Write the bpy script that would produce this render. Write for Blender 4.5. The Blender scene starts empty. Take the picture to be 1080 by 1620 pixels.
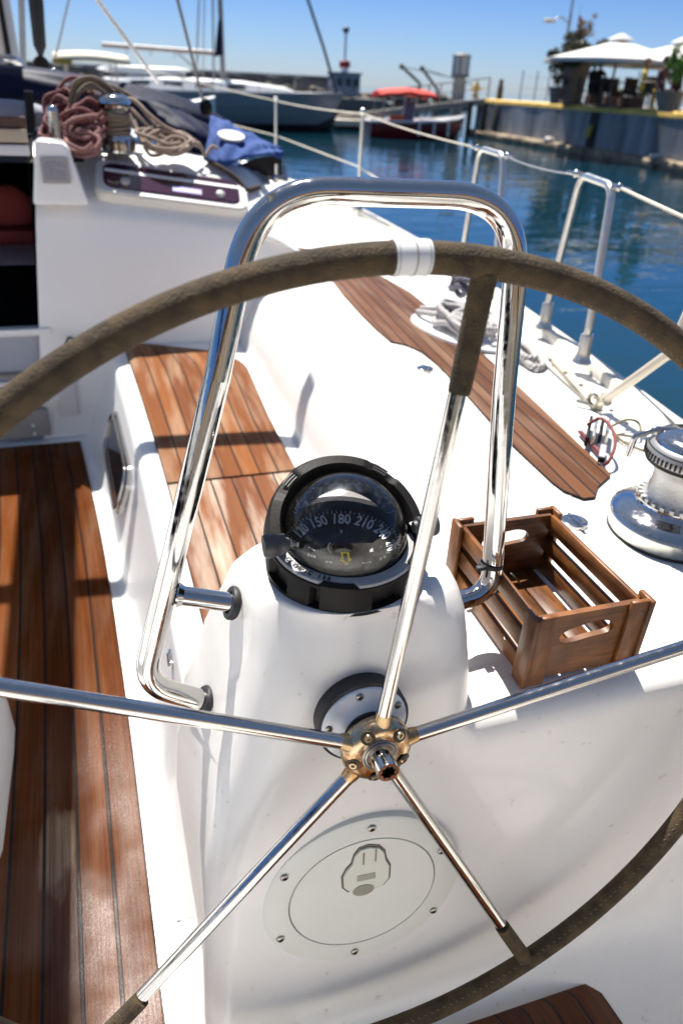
import bpy, bmesh, math, random
from math import sin, cos, pi, radians, sqrt, atan2
from mathutils import Vector, Matrix
random.seed(7)
S = bpy.context.scene
COL = S.collection
# ------------------------------------------------------------------ camera
F = 1113.156
PITCH, YAW, ROLL = 0.544842, 0.317233, 0.048119
EYE = Vector((-0.22976, -0.50817, 1.41743))
fw = Vector((sin(YAW)*cos(PITCH), cos(YAW)*cos(PITCH), -sin(PITCH)))
rt0 = Vector((cos(YAW), -sin(YAW), 0.0)); up0 = rt0.cross(fw)
rt = cos(ROLL)*rt0 + sin(ROLL)*up0
up = -sin(ROLL)*rt0 + cos(ROLL)*up0
cd = bpy.data.cameras.new('camera'); cam = bpy.data.objects.new('camera', cd); COL.objects.link(cam)
cam.matrix_world = Matrix(((rt.x, up.x, -fw.x, EYE.x), (rt.y, up.y, -fw.y, EYE.y), (rt.z, up.z, -fw.z, EYE.z), (0, 0, 0, 1)))
cd.sensor_fit = 'VERTICAL'; cd.sensor_height = 36.0; cd.lens = 36.0*F/1620.0
cd.clip_start = 0.02; cd.clip_end = 6000
cd.dof.use_dof = True; cd.dof.focus_distance = 0.92; cd.dof.aperture_fstop = 4.0
S.camera = cam
# ------------------------------------------------------------------ light
SUN_EL, SUN_AZ = radians(64), radians(-3)      # azimuth clockwise from +Y (the bow)
W = bpy.data.worlds.new('World'); S.world = W; W.use_nodes = True
wn = W.node_tree; bg = wn.nodes['Background']
sky = wn.nodes.new('ShaderNodeTexSky'); sky.sky_type = 'NISHITA'; sky.sun_disc = False
sky.sun_elevation = SUN_EL; sky.sun_rotation = SUN_AZ; sky.altitude = 0; sky.air_density = 1.0; sky.dust_density = 0.3; sky.ozone_density = 2.0
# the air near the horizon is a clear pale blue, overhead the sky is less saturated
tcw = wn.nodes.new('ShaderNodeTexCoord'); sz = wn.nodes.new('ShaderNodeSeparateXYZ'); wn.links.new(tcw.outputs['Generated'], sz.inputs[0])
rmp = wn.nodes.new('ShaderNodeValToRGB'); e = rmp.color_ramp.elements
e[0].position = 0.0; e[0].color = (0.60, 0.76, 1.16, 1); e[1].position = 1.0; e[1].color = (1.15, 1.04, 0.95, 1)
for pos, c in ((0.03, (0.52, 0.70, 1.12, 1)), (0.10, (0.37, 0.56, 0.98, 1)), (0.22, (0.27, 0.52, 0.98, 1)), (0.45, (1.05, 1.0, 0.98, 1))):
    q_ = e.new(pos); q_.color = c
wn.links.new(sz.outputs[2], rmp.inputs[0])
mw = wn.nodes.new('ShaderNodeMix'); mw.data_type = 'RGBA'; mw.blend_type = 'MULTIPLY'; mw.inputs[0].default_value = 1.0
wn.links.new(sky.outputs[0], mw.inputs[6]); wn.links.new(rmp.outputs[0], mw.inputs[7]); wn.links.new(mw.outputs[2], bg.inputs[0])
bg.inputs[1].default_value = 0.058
ld = bpy.data.lights.new('sun', 'SUN'); ld.energy = 4.9; ld.angle = radians(0.5); ld.color = (1.0, 0.955, 0.89)
sun = bpy.data.objects.new('sun', ld); COL.objects.link(sun)
sd = Vector((sin(SUN_AZ)*cos(SUN_EL), cos(SUN_AZ)*cos(SUN_EL), sin(SUN_EL)))
sun.rotation_euler = sd.to_track_quat('Z', 'Y').to_euler()
S.view_settings.view_transform = 'Standard'; S.view_settings.look = 'None'
S.view_settings.exposure = 1.0; S.view_settings.gamma = 1.0
S.render.engine = 'CYCLES'
S.cycles.max_bounces = 8; S.cycles.glossy_bounces = 5; S.cycles.transparent_max_bounces = 8
S.cycles.caustics_reflective = False; S.cycles.caustics_refractive = False

def U(px, py, X=None, Y=None, Z=None, d=None):
    """world point seen in direction (px,py) of the 1080x1620 plate, on a world plane"""
    v = fw + rt*((px-540)/F) - up*((py-810)/F)
    t = (X-EYE.x)/v.x if X is not None else (Y-EYE.y)/v.y if Y is not None else (Z-EYE.z)/v.z if Z is not None else d
    return EYE + v*t

# ------------------------------------------------------------------ materials
MATS = {}
def mat(name, col=(0.8, 0.8, 0.8), rough=0.5, metal=0.0, spec=0.5, coat=0.0, noise=0.0, nscale=8.0, bump=0.0, bscale=40.0, emit=None):
    if name in MATS: return MATS[name]
    m = bpy.data.materials.new(name); m.use_nodes = True; MATS[name] = m
    n = m.node_tree.nodes; l = m.node_tree.links; b = n['Principled BSDF']
    b.inputs['Base Color'].default_value = (*col, 1); b.inputs['Roughness'].default_value = rough
    b.inputs['Metallic'].default_value = metal; b.inputs['Specular IOR Level'].default_value = spec
    if coat: b.inputs['Coat Weight'].default_value = coat; b.inputs['Coat Roughness'].default_value = 0.06
    tc = n.new('ShaderNodeTexCoord')
    if noise:
        t = n.new('ShaderNodeTexNoise'); t.inputs['Scale'].default_value = nscale; t.inputs['Detail'].default_value = 6
        l.new(tc.outputs['Object'], t.inputs['Vector'])
        r = n.new('ShaderNodeMapRange'); r.inputs[1].default_value = 0.3; r.inputs[2].default_value = 0.7
        r.inputs[3].default_value = 1-noise; r.inputs[4].default_value = 1+noise
        l.new(t.outputs[0], r.inputs[0])
        mx = n.new('ShaderNodeMix'); mx.data_type = 'RGBA'; mx.blend_type = 'MULTIPLY'; mx.inputs[0].default_value = 1
        mx.inputs[6].default_value = (*col, 1); l.new(r.outputs[0], mx.inputs[7]); l.new(mx.outputs[2], b.inputs['Base Color'])
    if bump:
        t2 = n.new('ShaderNodeTexNoise'); t2.inputs['Scale'].default_value = bscale; t2.inputs['Detail'].default_value = 4
        l.new(tc.outputs['Object'], t2.inputs['Vector'])
        bp = n.new('ShaderNodeBump'); bp.inputs['Strength'].default_value = bump; bp.inputs['Distance'].default_value = 0.002
        l.new(t2.outputs[0], bp.inputs['Height']); l.new(bp.outputs[0], b.inputs['Normal'])
    if emit: b.inputs['Emission Color'].default_value = (*emit, 1); b.inputs['Emission Strength'].default_value = 1
    return m

def gelcoat(name, col, dirt=0.12, rough=0.32, dirtcol=(0.45, 0.38, 0.28)):
    m = mat(name, col, rough, coat=0.25)
    n = m.node_tree.nodes; l = m.node_tree.links; b = n['Principled BSDF']
    tc = n.new('ShaderNodeTexCoord')
    a = n.new('ShaderNodeTexNoise'); a.inputs['Scale'].default_value = 3.0; a.inputs['Detail'].default_value = 8; a.inputs['Roughness'].default_value = 0.7
    l.new(tc.outputs['Object'], a.inputs['Vector'])
    r = n.new('ShaderNodeMapRange'); r.inputs[1].default_value = 0.5; r.inputs[2].default_value = 0.75; r.inputs[3].default_value = 0; r.inputs[4].default_value = dirt
    l.new(a.outputs[0], r.inputs[0])
    c = n.new('ShaderNodeTexNoise'); c.inputs['Scale'].default_value = 60; c.inputs['Detail'].default_value = 3
    l.new(tc.outputs['Object'], c.inputs['Vector'])
    r2 = n.new('ShaderNodeMapRange'); r2.inputs[1].default_value = 0.68; r2.inputs[2].default_value = 0.74; r2.inputs[3].default_value = 0; r2.inputs[4].default_value = dirt*2.2
    l.new(c.outputs[0], r2.inputs[0])
    ad = n.new('ShaderNodeMath'); ad.operation = 'ADD'; l.new(r.outputs[0], ad.inputs[0]); l.new(r2.outputs[0], ad.inputs[1])
    mx = n.new('ShaderNodeMix'); mx.data_type = 'RGBA'; mx.inputs[6].default_value = (*col, 1); mx.inputs[7].default_value = (*dirtcol, 1)
    l.new(ad.outputs[0], mx.inputs[0]); l.new(mx.outputs[2], b.inputs['Base Color'])
    rr = n.new('ShaderNodeMapRange'); rr.inputs[3].default_value = rough-0.08; rr.inputs[4].default_value = rough+0.14
    l.new(a.outputs[0], rr.inputs[0]); l.new(rr.outputs[0], b.inputs['Roughness'])
    return m

def steel(name, col=(0.78, 0.77, 0.75), rough=0.07, rust=0.0):
    m = mat(name, col, rough, 1.0)
    n = m.node_tree.nodes; l = m.node_tree.links; b = n['Principled BSDF']
    tc = n.new('ShaderNodeTexCoord')
    a = n.new('ShaderNodeTexNoise'); a.inputs['Scale'].default_value = 90; a.inputs['Detail'].default_value = 6
    l.new(tc.outputs['Object'], a.inputs['Vector'])
    r = n.new('ShaderNodeMapRange'); r.inputs[1].default_value = 0.45; r.inputs[2].default_value = 0.8; r.inputs[3].default_value = rough; r.inputs[4].default_value = rough+0.18
    l.new(a.outputs[0], r.inputs[0]); l.new(r.outputs[0], b.inputs['Roughness'])
    k = n.new('ShaderNodeTexNoise'); k.inputs['Scale'].default_value = 30; k.inputs['Detail'].default_value = 8; k.inputs['Roughness'].default_value = 0.75
    l.new(tc.outputs['Object'], k.inputs['Vector'])
    lo = 0.72-0.24*rust
    q = n.new('ShaderNodeMapRange'); q.inputs[1].default_value = lo; q.inputs[2].default_value = lo+0.14; q.inputs[4].default_value = 0.85
    l.new(k.outputs[0], q.inputs[0])
    mx = n.new('ShaderNodeMix'); mx.data_type = 'RGBA'; mx.inputs[6].default_value = (*col, 1); mx.inputs[7].default_value = (0.30, 0.13, 0.03, 1)
    l.new(q.outputs[0], mx.inputs[0]); l.new(mx.outputs[2], b.inputs['Base Color'])
    bp = n.new('ShaderNodeBump'); bp.inputs['Strength'].default_value = 0.05; bp.inputs['Distance'].default_value = 0.001
    l.new(a.outputs[0], bp.inputs['Height']); l.new(bp.outputs[0], b.inputs['Normal'])
    return m

def teak(name, base=(0.30, 0.115, 0.035), dark=(0.12, 0.038, 0.012), gray=(0.42, 0.30, 0.20), grayamt=0.25, wet=0.0, seam=0.05, rough=0.5, bare=None):
    """planks run along UV v, one plank per unit of UV u"""
    m = mat(name, base, rough, spec=0.12)
    n = m.node_tree.nodes; l = m.node_tree.links; b = n['Principled BSDF']
    uv = n.new('ShaderNodeUVMap'); sep = n.new('ShaderNodeSeparateXYZ'); l.new(uv.outputs[0], sep.inputs[0])
    fl = n.new('ShaderNodeMath'); fl.operation = 'FLOOR'; l.new(sep.outputs[0], fl.inputs[0])
    fr = n.new('ShaderNodeMath'); fr.operation = 'FRACT'; l.new(sep.outputs[0], fr.inputs[0])
    wh = n.new('ShaderNodeTexWhiteNoise'); wh.noise_dimensions = '1D'; l.new(fl.outputs[0], wh.inputs[1])
    # grain
    cmb = n.new('ShaderNodeCombineXYZ')
    m1 = n.new('ShaderNodeMath'); m1.operation = 'MULTIPLY'; m1.inputs[1].default_value = 14; l.new(sep.outputs[0], m1.inputs[0])
    m2 = n.new('ShaderNodeMath'); m2.operation = 'MULTIPLY'; m2.inputs[1].default_value = 2.2; l.new(sep.outputs[1], m2.inputs[0])
    m3 = n.new('ShaderNodeMath'); m3.operation = 'MULTIPLY'; m3.inputs[1].default_value = 31; l.new(wh.outputs[0], m3.inputs[0])
    l.new(m1.outputs[0], cmb.inputs[0]); l.new(m2.outputs[0], cmb.inputs[1]); l.new(m3.outputs[0], cmb.inputs[2])
    g = n.new('ShaderNodeTexNoise'); g.inputs['Scale'].default_value = 1.0; g.inputs['Detail'].default_value = 8; g.inputs['Roughness'].default_value = 0.65; g.inputs['Distortion'].default_value = 0.6
    l.new(cmb.outputs[0], g.inputs['Vector'])
    s1 = n.new('ShaderNodeMath'); s1.operation = 'MULTIPLY_ADD'; s1.inputs[1].default_value = 0.45; l.new(wh.outputs[0], s1.inputs[0]); 
    gr = n.new('ShaderNodeMapRange'); gr.inputs[1].default_value = 0.3; gr.inputs[2].default_value = 0.7; gr.inputs[3].default_value = -0.05; gr.inputs[4].default_value = 0.65
    l.new(g.outputs[0], gr.inputs[0]); l.new(gr.outputs[0], s1.inputs[2])
    mx = n.new('ShaderNodeMix'); mx.data_type = 'RGBA'; mx.inputs[6].default_value = (*base, 1); mx.inputs[7].default_value = (*dark, 1)
    l.new(s1.outputs[0], mx.inputs[0])
    # bleached patches
    tc = n.new('ShaderNodeTexCoord')
    mp = n.new('ShaderNodeMapping'); mp.inputs['Scale'].default_value = (3.4, 0.40, 1); l.new(tc.outputs['Object'], mp.inputs[0])
    p = n.new('ShaderNodeTexNoise'); p.inputs['Scale'].default_value = 6; p.inputs['Detail'].default_value = 5; l.new(mp.outputs[0], p.inputs['Vector'])
    pr = n.new('ShaderNodeMapRange'); pr.inputs[1].default_value = 0.45; pr.inputs[2].default_value = 0.72; pr.inputs[4].default_value = grayamt*2.2
    l.new(p.outputs[0], pr.inputs[0])
    mg = n.new('ShaderNodeMix'); mg.data_type = 'RGBA'; mg.inputs[7].default_value = (*gray, 1); l.new(pr.outputs[0], mg.inputs[0]); l.new(mx.outputs[2], mg.inputs[6])
    if bare:
        so = n.new('ShaderNodeSeparateXYZ'); l.new(tc.outputs['Object'], so.inputs[0])
        ex_ = n.new('ShaderNodeMath'); ex_.operation = 'SUBTRACT'; ex_.inputs[1].default_value = bare[0]; l.new(so.outputs[0], ex_.inputs[0])
        ex2 = n.new('ShaderNodeMath'); ex2.operation = 'DIVIDE'; ex2.inputs[1].default_value = bare[2]; l.new(ex_.outputs[0], ex2.inputs[0])
        ey_ = n.new('ShaderNodeMath'); ey_.operation = 'SUBTRACT'; ey_.inputs[1].default_value = bare[1]; l.new(so.outputs[1], ey_.inputs[0])
        ey2 = n.new('ShaderNodeMath'); ey2.operation = 'DIVIDE'; ey2.inputs[1].default_value = bare[3]; l.new(ey_.outputs[0], ey2.inputs[0])
        cv = n.new('ShaderNodeCombineXYZ'); l.new(ex2.outputs[0], cv.inputs[0]); l.new(ey2.outputs[0], cv.inputs[1])
        le = n.new('ShaderNodeVectorMath'); le.operation = 'LENGTH'; l.new(cv.outputs[0], le.inputs[0])
        nb = n.new('ShaderNodeTexNoise'); nb.inputs['Scale'].default_value = 26; nb.inputs['Detail'].default_value = 5; mpb = n.new('ShaderNodeMapping'); mpb.inputs['Scale'].default_value = (1.6, .35, 1); l.new(tc.outputs['Object'], mpb.inputs[0]); l.new(mpb.outputs[0], nb.inputs['Vector'])
        sb_ = n.new('ShaderNodeMath'); sb_.operation = 'MULTIPLY_ADD'; sb_.inputs[1].default_value = 1.5; l.new(nb.outputs[0], sb_.inputs[0]); l.new(le.outputs[1], sb_.inputs[2])
        mb_ = n.new('ShaderNodeMapRange'); mb_.inputs[1].default_value = 1.66; mb_.inputs[2].default_value = 1.30; mb_.inputs[4].default_value = 0.62; l.new(sb_.outputs[0], mb_.inputs[0])
        mg2 = n.new('ShaderNodeMix'); mg2.data_type = 'RGBA'; mg2.inputs[7].default_value = (0.40, 0.30, 0.20, 1); gm_ = n.new('ShaderNodeMapRange'); gm_.inputs[1].default_value = 0.36; gm_.inputs[2].default_value = 0.58; gm_.inputs[3].default_value = 1.0; gm_.inputs[4].default_value = 0.35; l.new(g.outputs[0], gm_.inputs[0]); mm_ = n.new('ShaderNodeMath'); mm_.operation = 'MULTIPLY'; l.new(mb_.outputs[0], mm_.inputs[0]); l.new(gm_.outputs[0], mm_.inputs[1]); l.new(mm_.outputs[0], mg2.inputs[0]); l.new(mg.outputs[2], mg2.inputs[6]); mg = mg2
    # seams
    d = n.new('ShaderNodeMath'); d.operation = 'SUBTRACT'; d.inputs[1].default_value = 0.5; l.new(fr.outputs[0], d.inputs[0])
    ab = n.new('ShaderNodeMath'); ab.operation = 'ABSOLUTE'; l.new(d.outputs[0], ab.inputs[0])
    sm = n.new('ShaderNodeMapRange'); sm.inputs[1].default_value = 0.5-seam; sm.inputs[2].default_value = 0.5-seam*0.6; l.new(ab.outputs[0], sm.inputs[0])
    ms = n.new('ShaderNodeMix'); ms.data_type = 'RGBA'; ms.inputs[7].default_value = (0.012, 0.009, 0.008, 1); l.new(sm.outputs[0], ms.inputs[0]); l.new(mg.outputs[2], ms.inputs[6])
    l.new(ms.outputs[2], b.inputs['Base Color'])
    if wet:
        w = n.new('ShaderNodeTexNoise'); w.inputs['Scale'].default_value = 4.5; w.inputs['Detail'].default_value = 3; l.new(tc.outputs['Object'], w.inputs['Vector'])
        sy = n.new('ShaderNodeSeparateXYZ'); l.new(tc.outputs['Object'], sy.inputs[0])
        wy = n.new('ShaderNodeMapRange'); wy.inputs[1].default_value = 0.95; wy.inputs[2].default_value = 0.35; wy.inputs[3].default_value = 0.0; wy.inputs[4].default_value = 1.0; l.new(sy.outputs[1], wy.inputs[0])
        wp = n.new('ShaderNodeMapRange'); wp.inputs[1].default_value = 0.40; wp.inputs[2].default_value = 0.56; wp.inputs[3].default_value = 0.15; wp.inputs[4].default_value = 1.0; l.new(w.outputs[0], wp.inputs[0])
        wm_ = n.new('ShaderNodeMath'); wm_.operation = 'MULTIPLY'; l.new(wy.outputs[0], wm_.inputs[0]); l.new(wp.outputs[0], wm_.inputs[1])
        ws_ = n.new('ShaderNodeMapRange'); ws_.inputs[3].default_value = 0.04; ws_.inputs[4].default_value = 0.34; l.new(wm_.outputs[0], ws_.inputs[0]); l.new(ws_.outputs[0], b.inputs['Specular IOR Level'])
        wr = n.new('ShaderNodeMapRange'); wr.inputs[1].default_value = 0.42; wr.inputs[2].default_value = 0.60; wr.inputs[3].default_value = rough; wr.inputs[4].default_value = rough-wet
        l.new(w.outputs[0], wr.inputs[0]); l.new(wr.outputs[0], b.inputs['Roughness'])
    fz = n.new('ShaderNodeTexNoise'); fz.inputs['Scale'].default_value = 330; fz.inputs['Detail'].default_value = 2; l.new(tc.outputs['Object'], fz.inputs['Vector'])
    bp0 = n.new('ShaderNodeBump'); bp0.inputs['Strength'].default_value = 0.55 if wet else 0.25; bp0.inputs['Distance'].default_value = 0.0015; l.new(fz.outputs[0], bp0.inputs['Height'])
    bp = n.new('ShaderNodeBump'); bp.inputs['Strength'].default_value = 0.45; bp.inputs['Distance'].default_value = 0.002; l.new(bp0.outputs[0], bp.inputs['Normal'])
    sb = n.new('ShaderNodeMath'); sb.operation = 'MULTIPLY_ADD'; sb.inputs[1].default_value = -1.2; l.new(sm.outputs[0], sb.inputs[0]); l.new(g.outputs[0], sb.inputs[2])
    l.new(sb.outputs[0], bp.inputs['Height']); l.new(bp.outputs[0], b.inputs['Normal'])
    return m

def ropemat(name, a, b_, fleck=0.5):
    m = mat(name, a, 0.85)
    n = m.node_tree.nodes; l = m.node_tree.links; b = n['Principled BSDF']
    uv = n.new('ShaderNodeUVMap')
    w = n.new('ShaderNodeTexWave'); w.wave_type = 'BANDS'; w.bands_direction = 'DIAGONAL'; w.inputs['Scale'].default_value = 1.0
    mp = n.new('ShaderNodeMapping'); mp.inputs['Scale'].default_value = (1.0, 55.0, 1.0); l.new(uv.outputs[0], mp.inputs[0]); l.new(mp.outputs[0], w.inputs['Vector'])
    r = n.new('ShaderNodeMapRange'); r.inputs[1].default_value = fleck; r.inputs[2].default_value = fleck+0.2; l.new(w.outputs[1], r.inputs[0])
    mx = n.new('ShaderNodeMix'); mx.data_type = 'RGBA'; mx.inputs[6].default_value = (*a, 1); mx.inputs[7].default_value = (*b_, 1)
    l.new(r.outputs[0], mx.inputs[0]); l.new(mx.outputs[2], b.inputs['Base Color'])
    bp = n.new('ShaderNodeBump'); bp.inputs['Strength'].default_value = 0.5; bp.inputs['Distance'].default_value = 0.002
    l.new(w.outputs[1], bp.inputs['Height']); l.new(bp.outputs[0], b.inputs['Normal'])
    return m

WHITE = gelcoat('white_gelcoat', (0.80, 0.80, 0.79), 0.05)
WELL = gelcoat('helm_gelcoat', (0.83, 0.80, 0.745), 0.15)
DECK = gelcoat('deck_gelcoat', (0.80, 0.79, 0.75), 0.22, 0.4)
RAILG = gelcoat('toe_rail_gelcoat', (0.74, 0.71, 0.62), 0.6, 0.45, (0.50, 0.38, 0.18))
CREAM = mat('cream_plastic', (0.72, 0.72, 0.64), 0.38, noise=0.03)
CREAM2 = mat('cream_plastic_lid', (0.74, 0.74, 0.66), 0.36, noise=0.03)
GROOVE = mat('groove_grey', (0.22, 0.21, 0.18), 0.7)
CHROME = steel('polished_steel', (0.56, 0.55, 0.53), 0.05)
CHROME_OLD = steel('worn_steel', (0.56, 0.45, 0.30), 0.22, 1.15)
CHROME_SP = steel('spoke_steel', (0.56, 0.54, 0.51), 0.08, 0.22)
WELD = steel('rusty_weld', (0.50, 0.36, 0.20), 0.28, 1.0)
CAST = steel('cast_aluminium', (0.66, 0.65, 0.60), 0.30, 0.25)
DRUM = mat('matte_drum', (0.55, 0.54, 0.52), 0.5, 0.7, bump=0.5, bscale=220, noise=0.12, nscale=30)
TEAKF = teak('teak_floor', (0.150, 0.039, 0.004), (0.026, 0.006, 0.001), grayamt=0.05, wet=0.22, bare=(-.485, .50, .050, .125), seam=0.065, rough=0.52)
TEAKS = teak('teak_seat', (0.235, 0.078, 0.016), (0.085, 0.021, 0.004), grayamt=0.22, seam=0.05)
TEAKD = teak('teak_deck', (0.165, 0.068, 0.027), (0.062, 0.022, 0.009), (0.28, 0.19, 0.13), 0.20, seam=0.075)
LEATHER = mat('dusty_leather', (0.062, 0.040, 0.016), 0.85, noise=0.5, nscale=45, bump=1.3, bscale=420)
RUBBER = mat('black_rubber', (0.018, 0.018, 0.02), 0.55)
BLACKP = mat('black_plastic', (0.009, 0.007, 0.006), 0.5, spec=0.2, noise=0.2, nscale=40, bump=0.15, bscale=300)
GREYP = mat('grey_bezel', (0.36, 0.36, 0.355), 0.5, bump=0.4, bscale=500, noise=0.1, nscale=150)
TAPE = mat('white_tape', (0.68, 0.68, 0.68), 0.55, noise=0.06)
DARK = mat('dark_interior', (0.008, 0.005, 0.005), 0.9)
SCREW = mat('screw_steel', (0.32, 0.30, 0.27), 0.3, 1.0)
NAVY = mat('navy_canvas', (0.004, 0.008, 0.032), 0.55, spec=0.14, noise=0.2, nscale=5, bump=0.6, bscale=30)
BLUEC = mat('blue_canvas', (0.012, 0.055, 0.23), 0.85, noise=0.15, nscale=14, bump=0.5, bscale=90)
WHT = mat('white_paint', (0.80, 0.80, 0.78), 0.45)
WINDOW = mat('plum_acrylic', (0.040, 0.012, 0.030), 0.06, coat=0.5)
ROPE_R = ropemat('red_fleck_rope', (0.36, 0.24, 0.21), (0.16, 0.02, 0.025), 0.40)
ROPE_D = ropemat('maroon_rope', (0.10, 0.015, 0.02), (0.34, 0.18, 0.16), 0.72)
ROPE_T = ropemat('tan_rope', (0.36, 0.29, 0.23), (0.20, 0.12, 0.09), 0.6)
ROPE_G = ropemat('grey_rope', (0.50, 0.48, 0.46), (0.13, 0.12, 0.13), 0.62)
ROPE_B = ropemat('brown_rope', (0.13, 0.10, 0.075), (0.30, 0.24, 0.18), 0.7)
WIRE = mat('wire_cover', (0.62, 0.57, 0.46), 0.5, noise=0.1)
ALU = mat('painted_alloy', (0.33, 0.33, 0.33), 0.4, 0.6)

# ------------------------------------------------------------------ mesh helpers
def catmull(P, n=8, closed=False):
    P = [Vector(p) for p in P]; out = []; N = len(P)
    rng = range(N) if closed else range(N-1)
    for i in rng:
        p1, p2 = P[i], P[(i+1) % N]
        p0 = P[(i-1) % N] if (closed or i > 0) else p1*2-p2
        p3 = P[(i+2) % N] if (closed or i+2 < N) else p2*2-p1
        for k in range(n):
            t = k/n
            out.append(0.5*((2*p1)+(p2-p0)*t+(2*p0-5*p1+4*p2-p3)*t*t+(3*p1-p0-3*p2+p3)*t**3))
    if not closed: out.append(P[-1])
    return out
def fillet(P, r, n=8):
    """polyline with rounded corners; r a number or a list per vertex"""
    P = [Vector(p) for p in P]; out = [P[0]]
    for i in range(1, len(P)-1):
        ri = r[i] if isinstance(r, (list, tuple)) else r
        a = (P[i-1]-P[i]); b = (P[i+1]-P[i]); la, lb = a.length, b.length; a.normalize(); b.normalize()
        ang = a.angle(b); t = min(ri/math.tan(ang/2), la*0.48, lb*0.48)
        s, e = P[i]+a*t, P[i]+b*t
        for k in range(n+1):
            u = k/n; q = (1-u)**2*s+2*u*(1-u)*P[i]+u*u*e
            out.append(q)
    out.append(P[-1]); return out

class MB:
    def __init__(s): s.v = []; s.f = []; s.m = []; s.uv = []; s.sm = []
    def add(s, vs, fs, mi=0, uvs=None, smooth=True):
        o = len(s.v); s.v += [Vector(v) for v in vs]
        for k, f in enumerate(fs):
            s.f.append([o+i for i in f]); s.m.append(mi); s.sm.append(smooth)
            s.uv.append(uvs[k] if uvs else [(0, 0)]*len(f))
        return s
    def tube(s, path, r, seg=12, closed=False, mi=0, caps=True):
        path = [Vector(p) for p in path]; N = len(path)
        rr = r if callable(r) else (lambda t: r)
        tg = []
        for i in range(N):
            a = path[(i-1) % N] if (closed or i > 0) else path[0]; b = path[(i+1) % N] if (closed or i < N-1) else path[-1]
            t = b-a; tg.append(t.normalized() if t.length > 1e-9 else Vector((0, 0, 1)))
        n0 = tg[0].cross(Vector((0, 0, 1)));
        if n0.length < 0.1: n0 = tg[0].cross(Vector((0, 1, 0)))
        n0.normalize(); nn = n0; rings = []; ln = 0; L = []
        for i in range(N):
            nn = nn-tg[i]*nn.dot(tg[i]); nn.normalize(); bb = tg[i].cross(nn)
            if i: ln += (path[i]-path[i-1]).length
            L.append(ln); R = rr(i/max(1, N-1))
            rings.append([path[i]+R*(cos(2*pi*k/seg)*nn+sin(2*pi*k/seg)*bb) for k in range(seg)])
        vs = [p for q in rings for p in q]; fs = []; uvs = []
        M = N if closed else N-1
        for i in range(M):
            j = (i+1) % N
            sh = 0
            if closed and i == N-1:
                best = min(range(seg), key=lambda q: (rings[0][q]-rings[i][0]).length); sh = best
            for k in range(seg):
                fs.append([i*seg+k, i*seg+(k+1) % seg, j*seg+(k+1+sh) % seg, j*seg+(k+sh) % seg])
                v0 = L[i]; v1 = L[j] if j else ln+(path[0]-path[-1]).length
                uvs.append([(k/seg, v0), ((k+1)/seg, v0), ((k+1)/seg, v1), (k/seg, v1)])
        if caps and not closed:
            fs.append(list(range(seg))[::-1]); uvs.append([(0, 0)]*seg); fs.append([(N-1)*seg+k for k in range(seg)]); uvs.append([(0, 0)]*seg)
        return s.add(vs, fs, mi, uvs)
    def lathe(s, prof, o=(0, 0, 0), ax=(0, 0, 1), seg=32, mi=0, xd=None, arc=2*pi, a0=0):
        """prof: list of (r, h)"""
        o = Vector(o); ax = Vector(ax).normalized()
        x = Vector(xd) if xd else (Vector((1, 0, 0)) if abs(ax.x) < 0.9 else Vector((0, 1, 0)))
        x = (x-ax*x.dot(ax)).normalized(); y = ax.cross(x)
        full = abs(arc-2*pi) < 1e-6; C = seg if full else seg+1
        vs = []
        for r, h in prof:
            for k in range(C):
                a = a0+arc*k/seg; vs.append(o+ax*h+x*(r*cos(a))+y*(r*sin(a)))
        fs = []
        for i in range(len(prof)-1):
            for k in range(seg):
                k2 = (k+1) % C if full else k+1
                fs.append([i*C+k, i*C+k2, (i+1)*C+k2, (i+1)*C+k])
        return s.add(vs, fs, mi)
    def box(s, c, d, mi=0, R=None, bev=0.0):
        """centre, full sizes, optional 3x3 rotation, bevel"""
        c = Vector(c); hx, hy, hz = d[0]/2, d[1]/2, d[2]/2
        bm = bmesh.new(); bmesh.ops.create_cube(bm, size=1.0)
        for v in bm.verts: v.co = Vector((v.co.x*2*hx, v.co.y*2*hy, v.co.z*2*hz))
        if bev: bmesh.ops.bevel(bm, geom=list(bm.edges), offset=bev, segments=2, affect='EDGES', profile=0.6)
        bm.verts.index_update()
        vs = [c+((R @ v.co) if R else v.co) for v in bm.verts]
        fs = [[v.index for v in f.verts] for f in bm.faces]; bm.free()
        # uv: long axis -> v
        ls = sorted(range(3), key=lambda i: -d[i]); 
        uvs = []
        for f in fs:
            uvs.append([(0,0)]*len(f))
        return s.add(vs, fs, mi, uvs, smooth=False)
    def prism(s, poly, h0, h1, fr=None, mi=0, bev=0.0, uvf=None, hole=None, smooth=False):
        """poly in 2D extruded from h0 to h1 in frame fr (4x4 matrix)"""
        bm = bmesh.new()
        vb = [bm.verts.new((p[0], p[1], h0)) for p in poly]
        f = bm.faces.new(vb)
        if hole:
            pass
        r = bmesh.ops.extrude_face_region(bm, geom=[f])
        for g in r['geom']:
            if isinstance(g, bmesh.types.BMVert): g.co.z = h1
        bmesh.ops.recalc_face_normals(bm, faces=list(bm.faces))
        if bev:
            es = [e for e in bm.edges if abs(e.verts[0].co.z-h1) < 1e-9 and abs(e.verts[1].co.z-h1) < 1e-9]
            bmesh.ops.bevel(bm, geom=es, offset=bev, segments=2, affect='EDGES')
        bm.verts.index_update(); vs = []; fs = []; uvs = []
        for v in bm.verts: vs.append(fr @ v.co if fr else v.co.copy())
        for q in bm.faces:
            fs.append([v.index for v in q.verts]); uvs.append([uvf(v.co) if uvf else (v.co.x, v.co.y) for v in q.verts])
        bm.free(); return s.add(vs, fs, mi, uvs, smooth)
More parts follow.
